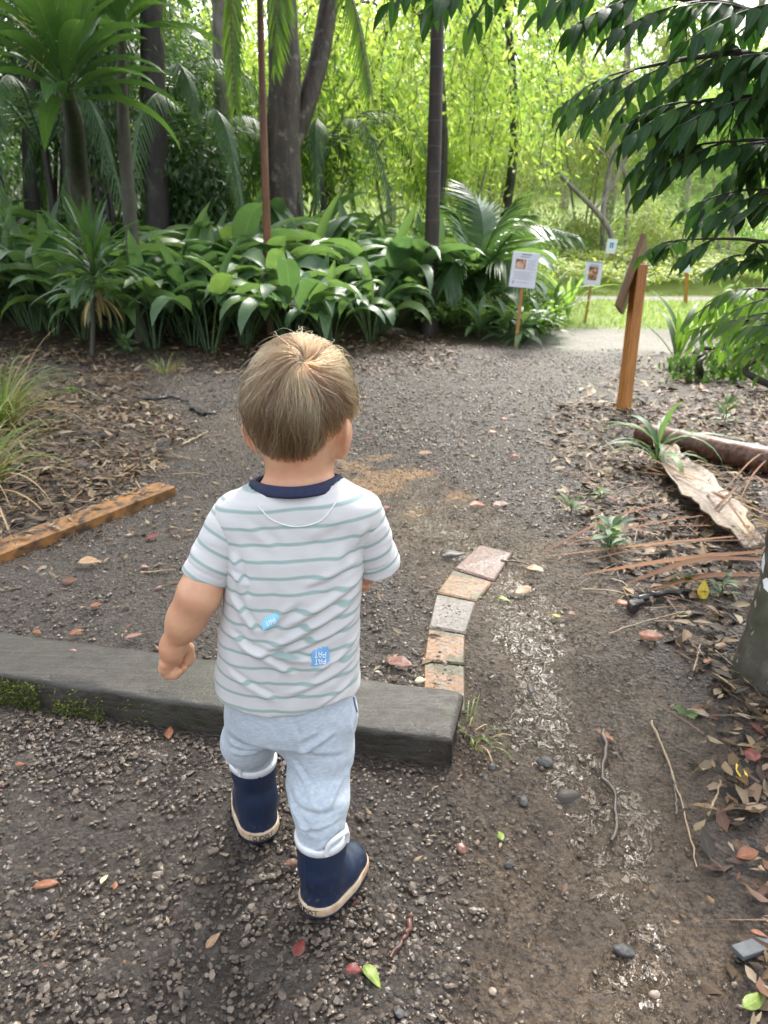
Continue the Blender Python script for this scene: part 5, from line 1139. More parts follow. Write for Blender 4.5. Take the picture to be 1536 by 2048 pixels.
ftree(232, 400, 226, 12.2, .07, .05, 'thin pole-like trunk between the two dark trunks', M_BARKF, 85, (0, -1))
ftree(205, 400, 198, 13.2, .06, .05, 'thin sapling trunk deep between the dark trunks', M_BARKD, 86, (0, -1))
ftree(470, 410, 476, 13.6, .06, .05, 'thin dark sapling just right of the pale grey trunk', M_BARKD, 87, (0, -.5))
# hanging climber stems
mb = MB()
# dense shaded foliage behind the trunks: bushes of the forest interior
def bush(label, c, r, n, L, mat, seed, group='shaded forest shrubs', wd=.35, hang=.5, name='forest_shrub', cat='shrub', stems=3, bk=M_BARKD, lobes=5, K=2, prof='ovate', clump=24, csz=.15):
    rg = np.random.default_rng(seed); b = Vector((c[0], c[1], 0)); b.z = TZ(b.x, b.y); t = thing(name, label, cat, tuple(b), group); cs, rs = [], []
    for k in range(lobes): u = rg.uniform(-1, 1, 3); cs.append(np.array(c)+u*np.array(r)*.55); rs.append(np.array(r)*rg.uniform(.4, .7))
    v, f, q = crown_cloud(cs, rs, n, L, wd, rg, K, prof, hang, .35, clump, csz); mk('foliage', v, f, mat, t, uv=q); mb = MB()
    for k in range(stems): e = cs[k % lobes]; mb.tube(bez([b-V3(0, 0, .05), (np.array(b)+e)/2+rg.normal(0, .1, 3), e+np.array([0, 0, r[2]*.3])], 10), np.linspace(.035, .012, 10)*max(1, r[2]*.6), 6)
    mb.build('stem', bk, t); return t
FB = [((-6.6, 11.2, 2.0), (1.3, .8, 1.9)), ((-5.0, 12.2, 2.6), (1.4, .9, 2.2)), ((-3.9, 10.9, 1.9), (.9, .6, 1.4)), ((-3.2, 13.0, 2.6), (1.4, .9, 2.2)), ((-2.6, 11.6, 2.2), (.75, .6, 1.5)), ((-7.4, 14.5, 3.4), (2, 1, 3)), ((-4.6, 15, 3.8), (2, 1, 3.2)), ((-2.2, 10.6, 1.6), (.6, .5, .8)), ((-5.8, 9.9, 1.2), (1.1, .6, .9)), ((-3.3, 9.9, 2.9), (.5, .4, 1.5)), ((-8.5, 12.5, 2.8), (1.5, 1, 2.6)), ((-1.8, 14.8, 2.6), (1.2, .8, 2.0)), ((-6.2, 14.0, 3.8), (1.6, .9, 2.4)), ((-8.6, 16.5, 4.4), (2.2, 1, 3)), ((-4.4, 17, 4.6), (1.9, 1, 2.8)), ((-5.0, 13.2, 4.6), (1.2, .8, 1.4)), ((-10.5, 15, 3.6), (1.8, 1, 3))]
FL = ['dark leafy shrub at the left edge behind the lily bed', 'tall shaded shrub between the left trunks', 'fine-leaved dark shrub below the thick trunk', 'shaded shrub right of the thick dark trunk', 'feathery shrub hanging beside the pale grey trunk', 'tall dark thicket shrub at the far left', 'tall thicket shrub filling the gap between trunks', 'small shrub at the foot of the pale grey trunk', 'low ferny shrub above the lily leaves at the left', 'climbing foliage column clothing the thick trunk', 'dark shrub half out of frame at the left', 'greenish shrub seen left of the big forked trunk', 'dense shrub deep behind the tall cordyline', 'tall dense shrub at the far back left', 'tall dense shrub deep between the trunks', 'leafy canopy shrub high between the left trunks', 'dense shrub beyond the left frame edge']
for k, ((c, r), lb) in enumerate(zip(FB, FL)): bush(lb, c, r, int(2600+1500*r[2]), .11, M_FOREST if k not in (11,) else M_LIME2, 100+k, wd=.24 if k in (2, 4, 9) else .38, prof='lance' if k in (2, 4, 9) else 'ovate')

# ------------------------------------------------------------------ bright clearing behind: weeping fine-leaved trees, shrubs, hill wood
def weeping(label, base, top, spread, ns, L, seed, mat=M_LIME, bk=M_BARKD, len_=(1.2, 2.8), zmin=.8):
    rg = np.random.default_rng(seed); b = Vector(base); b.z = TZ(b.x, b.y); t = thing('weeping_tree', label, 'tree', tuple(b), 'weeping trees at the clearing'); mb = MB(); P_, D_ = [], []
    top = np.array(top); mb.tube(bez([np.array(b), (np.array(b)+top)/2+rg.normal(0, .15, 3), top], 12), np.linspace(.10, .05, 12), 8)
    for k in range(ns):
        a = rg.uniform(0, 6.28); r_ = math.sqrt(rg.uniform(0, 1)); s0 = top+np.array([math.cos(a)*r_*spread[0], math.sin(a)*r_*spread[1], rg.uniform(-.6, .5)*spread[2]]); ln = rg.uniform(*len_); s0[2] -= rg.uniform(0, 1)**2*1.6; dr = np.array([math.cos(a)*.5, math.sin(a)*.5, 0])
        if k % 8 == 0: mb.tube(bez([top-np.array([0, 0, rg.uniform(0, 1)]), (top+s0)/2+np.array([0, 0, .3]), s0], 8), np.linspace(.03, .01, 8), 5)
        m = int(ln/.045); tt = np.linspace(0, 1, m)[:, None]; path = s0+dr*ln*(tt-.4*tt*tt)*.8+np.array([0, 0, -1.])*ln*(tt**1.5)+rg.normal(0, .055, (m, 3))+np.array([.12*math.sin(k), .12*math.cos(k), 0])*np.sin(tt*5)
        path = path[path[:, 2] > zmin]
        if len(path) < 4: continue
        if k % 3 == 0: mb.tube(path[::3], .006, 4, False)
        P_.append(path); d = np.gradient(path, axis=0); D_.append(nrmz(d)*.3+rand_dirs(len(path), rg)*1.0+np.array([0, 0, -.25]))
    mb.build('trunk', bk, t); P_, D_ = np.concatenate(P_), np.concatenate(D_); n = len(P_); Ls = L*rg.uniform(.6, 1.4, n); v, f, q = leaves(P_, D_, rand_dirs(n, rg)+np.array([0, 0, .8]), Ls, Ls*.34, 2, 'lance', .25, .3); mk('crown', v, f, mat, t, uv=q)
weeping('weeping fine-leaved tree hanging behind the slender dark palm', (.55, 12.6, 0), (.6, 12.4, 4.6), (2.0, 1.2, 1.2), 210, .12, 201, M_LIME, len_=(.7, 2.4), zmin=1.2)
weeping('weeping fine-leaved tree right of the slender dark palm', (2.0, 14.6, 0), (1.8, 14.0, 5.0), (1.3, 1.2, 1.2), 120, .12, 202, M_LIME2, len_=(.7, 2.0), zmin=1.8)
weeping('weeping bright tree between the big trunk and the slender palm', (-1.0, 15.4, 0), (-.9, 15, 4.8), (1.8, 1.2, 1.3), 180, .13, 203, M_LIME, len_=(.8, 2.6), zmin=.9)
BG = [  # label, centre, radius, leaves, leaf, material
 ('pale olive rounded shrub behind the small blue sign', (3.6, 16.0, 1.0), (1.0, .7, .75), 3800, .10, M_OLIVE), ('feathery bright green shrub at the far bank', (6.4, 17.5, 1.5), (1.7, .9, 1.1), 4500, .12, M_LIME2), ('spreading lime shrub at the right of the far bank', (9.4, 18, 1.6), (1.9, 1, 1.2), 4500, .13, M_LIME),
 ('small dark shrub below the weeping tree', (1.6, 11.4, .75), (.7, .5, .5), 2600, .09, M_LIME2), ('fresh green shrub behind the low palm', (.9, 10.4, .7), (.7, .5, .6), 2600, .10, M_LIME2), ('olive thicket shrub in the middle of the clearing', (3.2, 19.5, 1.9), (1.6, 1, 1.5), 4200, .13, M_OLIVE), ('bright shrub left of the weeping trees', (-2.3, 17.5, 1.8), (1.7, 1, 1.8), 4400, .13, M_LIME),
 ('lime bush seen between the big trunk and the cane palm', (-3.4, 19.5, 2.4), (2.2, 1, 2.4), 4400, .15, M_LIME), ('sunny bush right of the big forked trunk', (.4, 19, 1.9), (1.7, 1, 1.9), 4400, .14, M_LIME2), ('leafy bush below the pale leaning trunk', (5.0, 14.9, .9), (1.0, .6, .55), 3400, .10, M_OLIVE), ('green bush at the right behind the dark branch', (7.8, 14.5, 1.3), (1.2, .8, 1.0), 3800, .11, M_LIME2)]
BG += [('airy broad-leaved small tree behind the weeping tree', (.2, 16.2, 3.2), (1.5, .9, 1.6), 4200, .17, M_LIME2), ('airy broad-leaved small tree right of the slender palm', (1.9, 17.0, 3.6), (1.5, .9, 1.7), 4200, .17, M_LIME), ('pale feathery small tree above the blue sign', (4.3, 17.6, 3.0), (1.4, .9, 1.4), 3800, .14, M_OLIVE), ('fresh green small tree at the right of the clearing', (6.8, 16.2, 3.0), (1.4, .9, 1.4), 3800, .16, M_LIME2), ('leafy small tree left of the slender palm', (-1.4, 13.0, 2.6), (1.0, .7, 1.3), 3200, .15, M_LIME2), ('leafy low tree under the weeping branches', (1.2, 13.4, 1.9), (.9, .6, .8), 2600, .14, M_LIME)]
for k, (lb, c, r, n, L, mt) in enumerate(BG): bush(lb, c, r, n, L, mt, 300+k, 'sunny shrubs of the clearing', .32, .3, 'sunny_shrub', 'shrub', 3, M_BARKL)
for k, (lb, c, r, n, L, mt) in enumerate([('low leafy shrub on the litter behind the lectern post', (3.35, 6.7, .42), (.55, .4, .34), 1100, .10, M_MIDLEAF), ('leafy shrub at the right edge beyond the fallen log', (2.75, 4.9, .38), (.42, .35, .32), 900, .09, M_MIDLEAF), ('bushy shrub at the right edge beside the pale path', (4.5, 8.2, .6), (.8, .5, .5), 1600, .11, M_LIME2), ('low weedy shrub between the log and the lectern post', (2.35, 5.6, .2), (.32, .28, .18), 500, .075, M_MIDLEAF), ('dense shrub at the right edge under the dark tree', (3.9, 6.0, .7), (.7, .5, .55), 1600, .11, M_MIDLEAF)]): bush(lb, c, r, n, L, mt, 350+k, 'low shrubs on the right', .42, .5, 'low_shrub', 'shrub', 4, M_BARKF, 5, 3, csz=.09)
# low ground cover on the bank
def cover(name, label, xr, yr, n, L, mat, seed, hgt):
    rg = np.random.default_rng(seed); x = rg.uniform(*xr, n); y = rg.uniform(*yr, n); hh = hgt*(.35+.65*np.clip(.5+1.4*hash_noise(x, y, .7, seed), 0, 1)); z = terrain(x, y)+hh*rg.uniform(.3, 1, n)**.6
    a = rg.uniform(0, 6.28, n); v, f, q = leaves(np.stack([x, y, z], -1), np.stack([np.cos(a), np.sin(a), rg.normal(-.1, .4, n)], -1), np.stack([rg.normal(0, .4, n), rg.normal(0, .4, n), np.ones(n)], -1), L*rg.uniform(.6, 1.3, n), L*.6, 2, 'ovate', .3, .2); o = mk(name, v, f, mat, uv=q); tag(o, label, 'ground cover', kind='stuff')
cover('ground_cover', 'pale leafy ground cover on the bank beyond the lawn', (2.2, 10), (12.7, 15.6), 12000, .10, M_OLIVE, 401, .55); cover('ferny_undergrowth', 'ferny low undergrowth under the low palm and large sign', (.35, 1.75), (7.75, 10.5), 5200, .075, M_LIME2, 402, .40); cover('bank_undergrowth', 'grassy green undergrowth on the far slope', (-6, 14), (15.5, 24), 15000, .16, M_LIME2, 403, .7)
# tall trees of the hillside wood
def hill_tree(label, x, y, h, r, seed, mat, bk=M_BARKL, n=5200, lean=0, L=.2):
    rg = np.random.default_rng(seed); b = V3(x, y, TZ(x, y)); tp = b+V3(lean, 0, h); cs, rs, lm = [], [], []
    lm.append(([b-V3(0, 0, .1), b*.6+tp*.4+V3(rg.normal(0, .2), 0, 0), tp], [.03*h*.55, .022*h*.55, .01*h]))
    for k in range(8): 
        a = rg.uniform(0, 6.28); c = b+(tp-b)*rg.uniform(.3, 1.0)+V3(math.cos(a)*r*.75, math.sin(a)*r*.6, rg.uniform(-.3, .6)); cs.append(c); rs.append(np.array([r*.5, r*.5, r*.38])*rg.uniform(.7, 1.25)); lm.append(([b+(tp-b)*rg.uniform(.2, .6), (b+c)/2+V3(0, 0, h*.2), c], [.03, .022, .012]))
    tree('hillside_tree', label, 'tree', b, lm, bk, crown_cloud([np.array(c) for c in cs], rs, n, L, .4, rg, 2, hang=.35, shell=.3, csz=.22), mat, 'trees of the hillside wood', 8, seed)
HT = [(-9, 22, 8, 2.6, M_LIME2, 'green tree far left behind the dark forest'), (-5.5, 24, 9, 2.8, M_LIME, 'bright tree seen through the left trunks'), (-2.5, 23, 9, 2.6, M_LIME, 'yellow-green tree left of the big forked trunk'), (.2, 25, 10, 2.9, M_LIME2, 'bright tree filling the gap right of the big trunk'), (3.0, 23, 9, 2.6, M_LIME, 'bright tree above the weeping trees'), (5.6, 21, 7.5, 2.2, M_OLIVE, 'olive tree with pale bare limbs in the clearing'), (8.3, 23, 8.5, 2.6, M_LIME2, 'green tree behind the dark overhanging branch'), (11.5, 22, 8, 2.6, M_LIME, 'yellow-green tree at the right edge'), (6.5, 30, 11, 3.2, M_LIME, 'tall tree on the hill right of centre'), (-1.5, 32, 12, 3.4, M_OLIVE, 'tall tree on the hill behind the big trunk'), (12.5, 30, 11, 3.2, M_LIME2, 'tall tree on the hill at the far right'), (-7, 32, 12, 3.4, M_LIME2, 'tall tree on the hill at the far left'), (2.5, 33, 12.5, 3.2, M_LIME2, 'tallest tree on the hill in the middle')]
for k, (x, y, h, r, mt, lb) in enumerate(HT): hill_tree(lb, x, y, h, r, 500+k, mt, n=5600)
cover('far_wood', 'far wooded slope behind the clearing', (-26, 34), (34, 60), 26000, .8, M_LIME2, 404, 5.5)
cover('forest_thicket', 'dark forest thicket beyond the left edge', (-34, -10.5), (4, 34), 16000, .55, M_FOREST, 405, 6.5)
# pale leaning trunks in the clearing
for k, (pts, rad, lb) in enumerate((([(1222, 470, 15.5), (1190, 420, 15.6), (1130, 360, 15.8), (1075, 300, 16)], [.06, .05, .04, .025], 'pale bare trunk leaning left in the clearing'), ([(1206, 430, 15.8), (1212, 380, 15.9), (1222, 320, 16), (1235, 250, 16.2)], [.05, .05, .045, .03], 'pale upright forked trunk in the clearing'), ([(1255, 380, 16.4), (1240, 330, 16.5), (1200, 280, 16.7)], [.045, .035, .02], 'pale thin trunk leaning behind the upright one'))):
    p3 = [PD(*q) for q in pts]; b = V3(p3[0].x+.1, p3[0].y, TZ(p3[0].x, p3[0].y)); rg = np.random.default_rng(600+k); e = p3[-1]
    lm = [([b-V3(0, 0, .1)]+p3, [rad[0]*1.2]+rad), ([p3[1], p3[1]+V3(.35, .1, .5), p3[1]+V3(.5, .2, 1.1)], [rad[1]*.6, rad[1]*.4, .008]), ([p3[-2], p3[-2]+V3(-.4, .1, .35), p3[-2]+V3(-.7, 0, .9)], [rad[-2]*.6, .02, .006])]
    tree('leaning_tree', lb, 'tree', b, lm, M_BARKL, crown_cloud([np.array(e), np.array(e)+np.array([.5, .2, .3])], [(.9, .6, .5), (.7, .5, .4)], 1500, .10, .35, rg, 2), M_OLIVE, None, 8, 600+k)

# ------------------------------------------------------------------ the dark tree on the right: trunk, overhanging limbs with drooping compound leaves
rg = np.random.default_rng(91); bR = PG(1560, 1345); tR = thing('overhanging_tree', 'dark glossy-leaved tree overhanging from the right, white paint on its mossy trunk', 'tree', tuple(bR))
m, nt, out = newmat('mossy_trunk_with_white_paint'); co = coords(nt); n1 = noise(nt, 14, 6, .65, co); n2 = noise(nt, 9, 4, .6, co)
c = ramp(nt, n1.outputs[0], [(.3, (.035, .03, .022)), (.5, (.075, .068, .05)), (.72, (.16, .15, .12))]); c = mix(nt, ramp(nt, n2.outputs[0], [(.5, 0.), (.66, .7)]), c, (.06, .07, .03))
n7 = noise(nt, 34, 3, .6, coords(nt, (1, 1, .6))); c = mix(nt, ramp(nt, n7.outputs[0], [(.64, 0.), (.68, .8)]), c, (.35, .36, .32))
bsdf(nt, out, Base_Color=c, Roughness=.5, Normal=bump(nt, n1.outputs[0], .6, .006)); M_TRK = m
trunk = [bR-V3(0, 0, .12), PD(1574, 1280, bR.y), PD(1594, 1150, bR.y+.02), PD(1606, 1000, bR.y+.06), PD(1618, 800, bR.y+.12), PD(1614, 640, bR.y+.2), PD(1620, 420, bR.y+.3), PD(1640, 100, bR.y+.4), V3(1.25, 2.2, 2.6), V3(1.1, 2.6, 4.2)]
trr = [.130, .102, .082, .070, .062, .056, .055, .05, .045, .03]; mb = MB(); pc = bez(trunk, 70); mb.tube(pc, np.interp(np.linspace(0, 1, 70), np.linspace(0, 1, 10), trr), 22, True, .04, 5); trk = mb.build('trunk', M_TRK, tR)
# white paint daubs following the bark
bvt = BVHTree.FromObject(trk, bpy.context.evaluated_depsgraph_get()); mp_ = simple('white_paint', (.70, .70, .70), (.82, .82, .82), 60, .5, .3, .002)
def daub(poly):
    poly = np.array(poly, float); c0 = poly.mean(0); Vs = []
    for q in range(7):
        for p in c0+(poly-c0)*(q/6 if q else .001):
            r_ = Vector((0, 0, CAM_H)); dv = (PD(p[0], p[1], 1.6)-r_).normalized(); h_ = bvt.ray_cast(r_-bR, dv); Vs.append(np.array(h_[0]+bR+h_[1]*.0012) if h_[0] is not None else np.array([np.nan]*3))
    V = np.array(Vs); m_ = len(poly); i = np.arange(6)[:, None]*m_; j = np.arange(m_)[None]; j2 = (j+1) % m_; F = np.stack([i+j, i+j2, i+m_+j2, i+m_+j], -1).reshape(-1, 4); ok = ~np.isnan(V[F]).any((1, 2)); F = F[ok]; V = np.nan_to_num(V, nan=float(bR.x))
    us = np.unique(F); rm = np.full(len(V), -1); rm[us] = np.arange(len(us))
    if len(F): mk('paint_daub', V[us], rm[F], mp_, trk)
daub([(1517, 1105), (1524, 1098), (1530, 1104), (1531, 1125), (1527, 1148), (1519, 1156), (1512, 1148), (1511, 1125)]); daub([(1526, 1160), (1534, 1155), (1545, 1165), (1550, 1182), (1538, 1186), (1528, 1176)])
PL, DL, NL, LL, PM, DM, NM, LM = [], [], [], [], [], [], [], []; mbt = MB()
def spray(s, d, L, nleaf, lsz, rg, bright=False, down=.55):
    d = nrmz(np.array(d)); pts = [np.array(s)+d*L*t+np.array([0, 0, -1.])*L*.30*t*t for t in np.linspace(0, 1, 7)]; mbt.tube(pts, np.linspace(.0035, .0015, 7), 4, False); pts = np.array(pts); T = nrmz(np.gradient(pts, axis=0)); sd = nrmz(np.cross(T[0], [0, 0, 1.]))
    A, B_, C_, D_ = (PM, DM, NM, LM) if bright else (PL, DL, NL, LL)
    for k in range(nleaf):
        t = .12+.88*(k+.5)/nleaf; i = t*6; i0 = min(int(i), 5); p = pts[i0]+(pts[i0+1]-pts[i0])*(i-i0); s_ = 1 if k % 2 else -1
        dd = T[i0]*rg.uniform(.35, .75)+sd*s_*rg.uniform(.5, .9)+np.array([0, 0, -1.])*down*rg.uniform(.7, 1.6); A.append(p); B_.append(dd); C_.append(np.array([0, 0, 1.])+sd*s_*.35+rg.normal(0, .2, 3)); D_.append(lsz*rg.uniform(.75, 1.15))
    A.append(pts[-1]); B_.append(T[-1]+np.array([0, 0, -.4])); C_.append(np.array([0, 0, 1.])); D_.append(lsz)
def limb(px, r0, every, lsz, L, rg, n=11, spread=1.0, bright=False, tipdir=None):
    c = bez([PD(*q) if not isinstance(q, Vector) else q for q in px], 40); mbt.tube(c, np.linspace(r0, r0*.2, 40), 7, False); T = nrmz(np.gradient(c, axis=0)); ln = np.concatenate([[0], np.cumsum(np.linalg.norm(np.diff(c, axis=0), axis=1))]); s_ = every*1.5; side = 1
    while s_ < ln[-1]:
        i = min(int(np.searchsorted(ln, s_)), 39); sd = nrmz(np.cross(T[i], [0, 0, 1.])); a = rg.uniform(.3, 1.15)*spread; d = T[i]*math.cos(a)+sd*side*math.sin(a)+np.array([0, 0, rg.uniform(-.3, .2)]); spray(c[i], d, L*rg.uniform(.7, 1.15), n, lsz, rg, bright); side = -side; s_ += every*rg.uniform(.7, 1.3)
    spray(c[-1], T[-1], L*.9, n, lsz, rg, bright)
t1 = pc[np.argmin(np.abs(pc[:, 2]-1.75))]; t2 = pc[np.argmin(np.abs(pc[:, 2]-1.35))]; t3 = pc[np.argmin(np.abs(pc[:, 2]-1.15))]; t4 = pc[np.argmin(np.abs(pc[:, 2]-.8))]
vv = lambda a: Vector(a.tolist())
limb([vv(t1), (1560, 95, 2.3), (1460, 105, 2.5), (1350, 122, 2.65), (1240, 145, 2.8)], .016, .075, .088, .24, rg, 10, .8)
limb([vv(t1), (1560, 20, 2.3), (1440, 5, 2.45), (1330, -5, 2.6), (1215, -15, 2.7)], .014, .075, .09, .24, rg, 10)
limb([vv(t1), (1600, 80, 2.1), (1540, 120, 2.25), (1470, 185, 2.4), (1410, 230, 2.5)], .013, .09, .088, .22, rg, 10)
limb([vv(t2), (1580, 195, 2.2), (1480, 195, 2.35), (1360, 205, 2.5)], .013, .075, .088, .22, rg, 10, .9)
limb([vv(t2), (1590, 290, 2.2), (1520, 280, 2.3), (1430, 285, 2.4)], .012, .08, .085, .21, rg, 10)
limb([vv(t2), (1600, 270, 2.5), (1540, 300, 2.7), (1480, 340, 2.8)], .012, .07, .085, .21, rg, 10)
limb([vv(t3), (1590, 390, 2.2), (1540, 380, 2.35), (1490, 380, 2.5)], .010, .07, .08, .20, rg, 9)
limb([vv(t3), (1550, 480, 2.15), (1480, 478, 2.3), (1400, 478, 2.45), (1345, 482, 2.55)], .007, .15, .072, .13, rg, 7, .6)
limb([vv(t3), (1560, 520, 2.2), (1520, 510, 2.4), (1480, 510, 2.5)], .007, .12, .072, .15, rg, 7)
limb([vv(t1), (1400, -120, 2.4), (1180, -110, 2.5), (1010, -75, 2.6), (900, -60, 2.7)], .013, .11, .10, .24, rg, 8, 1.0)
limb([vv(t4), (1560, 590, 2.5), (1500, 580, 2.8), (1450, 592, 3.0)], .009, .10, .075, .19, rg, 8, 1, True)
limb([vv(t4), (1570, 640, 2.6), (1510, 640, 2.9), (1440, 655, 3.1)], .009, .10, .075, .19, rg, 8, 1, True)
mbt.build('branch', M_BARKD, tR)
v, f, q = leaves(PL, DL, NL, np.array(LL), np.array(LL)*.48, 5, 'ovate', .3, rg.uniform(.05, .3, len(PL))); mk('crown', v, f, M_DARKLEAF, tR, uv=q)
v, f, q = leaves(PM, DM, NM, np.array(LM), np.array(LM)*.40, 5, 'ovate', .3, rg.uniform(.05, .3, len(PM))); mk('lower_foliage', v, f, M_MIDLEAF, tR, uv=q)
cr = crown_cloud([(1.2, 2.2, 4.5), (-1.1, 3.2, 5.3), (3.0, 2.6, 4.4), (3.9, 4.6, 5.0), (.4, -.8, 4.8), (-.25, 4.7, 5.3), (.25, 5.1, 5.7)], [(1.6, 1.5, .7), (1.7, 1.5, .8), (1.5, 1.5, .8), (1.5, 1.4, .8), (1.6, 1.4, .7), (1.15, 1.0, .6), (1.15, .9, .5)], 8600, .16, .42, rg, 2, hang=.3); mk('upper_crown_sun_block', cr[0], cr[1], M_DARKLEAF, tR, uv=cr[2])  # unseen lobes, added and placed to block sun over child and gravel
# ------------------------------------------------------------------ tussocks at the left edge
def tussock(label, px, py, n, L, seed, off=(0, 0), wd=.009):
    b = PG(px, py)+Vector((off[0], off[1], 0)); b.z = TZ(b.x, b.y); rg = np.random.default_rng(seed); t = thing('grass_tussock', label, 'grass tussock', tuple(b)); a, d = MB(), MB()
    for k in range(n):
        az = rg.uniform(0, 6.28); r_ = rg.uniform(0, .06); mb = d if rg.uniform() < .28 else a
        blade(mb, np.array(b)+np.array([r_*math.cos(az), r_*math.sin(az), -.01]), az+rg.uniform(-.4, .4), rg.uniform(.75, 1.45) if mb is a else rg.uniform(.3, 1.2), L*rg.uniform(.55, 1.15), wd*rg.uniform(.6, 1.2), rg.uniform(.9, 2.3), 10, 'grass', .5, 0, .003, 0, 1.4)
    a.build('blades', M_GRASSY, t); d.build('dry_blades', M_STRAW, t)
tussock('arching green tussock drooping over the orange plank', -45, 985, 110, .60, 701, wd=.014); tussock('upright grass tussock with straw at its foot beyond the plank', 5, 850, 150, .60, 702, wd=.012); tussock('thin grass tussock at the very edge above the straw', -110, 900, 90, .6, 703)
tussock('small grass tuft on the bare soil in front of the lilies', 330, 745, 60, .20, 704, wd=.005); tussock('tiny grass tuft beside the end of the sleeper', 935, 1470, 34, .085, 705, wd=.003)

# ------------------------------------------------------------------ little herbs
def herb(name, label, cat, px, py, n, L, wd, seed, mat=M_MIDLEAF, h=.12, el=(.1, 1.1), prof='ovate', droop=(.4, 1.0), pet=.15, levels=3):
    b = PG(px, py); rg = np.random.default_rng(seed); t = thing(name, label, cat, tuple(b)); s_ = MB(); s_.tube([b-Vector((0, 0, .01)), b+Vector((.004, 0, h*.5)), b+Vector((.0, .004, h))], [.0035, .003, .0015], 6); s_.build('stem', M_BARKF, t); mb = MB()
    for k in range(n): az = k*2.4+rg.uniform(-.3, .3); blade(mb, np.array(b)+np.array([0, 0, h*(.25+.75*(k % levels)/max(1, levels-1))]), az, rg.uniform(*el), L*rg.uniform(.7, 1.15), wd*rg.uniform(.8, 1.1), rg.uniform(*droop), 7, prof, .25, pet, .003, rg.uniform(-.3, .3))
    mb.build('leaves', mat, t)
herb('seedling', 'small bushy green seedling on the litter right of the channel', 'seedling', 1218, 1105, 22, .085, .032, 711, M_LILY, .09)
herb('seedling', 'pale green two-leaved sprout above the bushy seedling', 'seedling', 1140, 1030, 6, .10, .026, 712, M_MIDLEAF, .05, (.5, 1.3), 'lance')
herb('seedling', 'dusty little seedling behind the pale sprout', 'seedling', 1198, 1000, 9, .05, .02, 713, M_LILY, .04)
herb('seedling', 'tiny sprout beside the dark curved bark strip', 'seedling', 1365, 1180, 6, .05, .022, 714, M_MIDLEAF, .04)
herb('seedling', 'tiny sprouting weed next to the bright yellow leaf', 'seedling', 1440, 1195, 10, .06, .016, 715, M_LILY, .05, prof='lance')
herb('seedling', 'single heart-shaped green sprout on the bare mud', 'seedling', 1372, 1440, 3, .035, .026, 716, M_MIDLEAF, .015, (.2, .8))
herb('seedling', 'leafy weed under the front lilies', 'seedling', 255, 712, 16, .16, .05, 717, M_LILY, .12)
herb('seedling', 'light green weed on the soil near the left edge', 'seedling', 145, 790, 8, .07, .03, 718, M_MIDLEAF, .04)
herb('seedling', 'leafy seedling near the foot of the lectern post on the right', 'seedling', 1448, 850, 14, .10, .036, 719, M_MIDLEAF, .10)
herb('broad_grass', 'strap-leaved green plant arching over the end of the fallen log', 'plant', 1312, 935, 16, .36, .028, 720, M_LILY, .10, (.5, 1.5), 'lance', (1.1, 2.4), 0, 2)
herb('broad_grass', 'tall strap-leaved sprout behind the lectern post', 'plant', 1352, 735, 8, .55, .055, 721, M_MIDLEAF, .10, (1.0, 1.5), 'lance', (.5, 1.6), 0, 2)
herb('broad_grass', 'upright light green strap-leaved plant at the lawn edge', 'plant', 1135, 640, 16, .75, .05, 722, M_LIME2, .05, (.9, 1.5), 'lance', (.5, 1.5), 0, 2)
herb('broad_grass', 'bright strap-leaved plant right of the large sign', 'plant', 1100, 655, 16, .7, .07, 723, M_MIDLEAF, .05, (.8, 1.5), 'lance', (.8, 1.9), 0, 2)
rgz = np.random.default_rng(5)
for k in range(9):
    x_ = 1095-17*k+rgz.uniform(-8, 8); herb('fern', ('lacy fern under the low palm, number of fronds large', 'x')[1] if False else ['small fern at the foot of the large sign', 'fern left of the large sign stake', 'low fern under the low palm', 'spreading fern between sign and slender palm', 'fern tuft at the path edge', 'dark fern beside the slender palm', 'fern at the foot of the slender palm', 'fern behind the slender palm', 'fern at the end of the lily bed'][k], 'fern', x_, 690-rgz.uniform(0, 22), 20, .34, .07, 730+k, M_MIDLEAF if k < 3 else M_LILY, .18, (.2, 1.3), 'lance', (.6, 1.7), .1)

# ------------------------------------------------------------------ fallen palm frond, log, bark and twigs
m, nt, out = newmat('reddish_log_bark'); n1 = noise(nt, 6, 6, .6, coords(nt, (1, 8, 8))); n2 = noise(nt, 30, 4, .6, coords(nt)); c = ramp(nt, n1.outputs[0], [(.3, (.035, .016, .011)), (.5, (.09, .038, .024)), (.7, (.19, .095, .06))]); bsdf(nt, out, Base_Color=mix(nt, .5, c, mix(nt, n2.outputs[0], (.5, .5, .5), (1.5, 1.5, 1.5)), 'MULTIPLY'), Roughness=.35, Normal=bump(nt, n1.outputs[0], .4, .006)); M_LOG = m
a, b = PG(1278, 884), PG(1560, 952); z_ = Vector((0, 0, .05)); mb = MB(); mb.tube(bez([a+z_, a*.6+b*.4+z_, b+z_*1.1], 24), np.concatenate([[.045, .054], np.linspace(.056, .062, 22)]), 16, True, .05, 4); tag(mb.build('fallen_log', M_LOG, origin=tuple(a)), 'smooth red-brown fallen log on the litter behind the dry palm frond', 'log')
fr0 = PG(1500, 1130); t = thing('fallen_frond', 'dry fallen palm frond with a broad tan sheath and brown leaflets', 'palm frond', tuple(fr0))
spine = bez([PG(1310, 890)+Vector((0, 0, .04)), PG(1370, 975)+Vector((0, 0, .05)), PG(1440, 1050)+Vector((0, 0, .045)), PG(1500, 1125)+Vector((0, 0, .05))], 26); T = nrmz(np.gradient(spine, axis=0)); sd = nrmz(np.cross(T, [0, 0, 1.])); V = []; rg0 = np.random.default_rng(8)
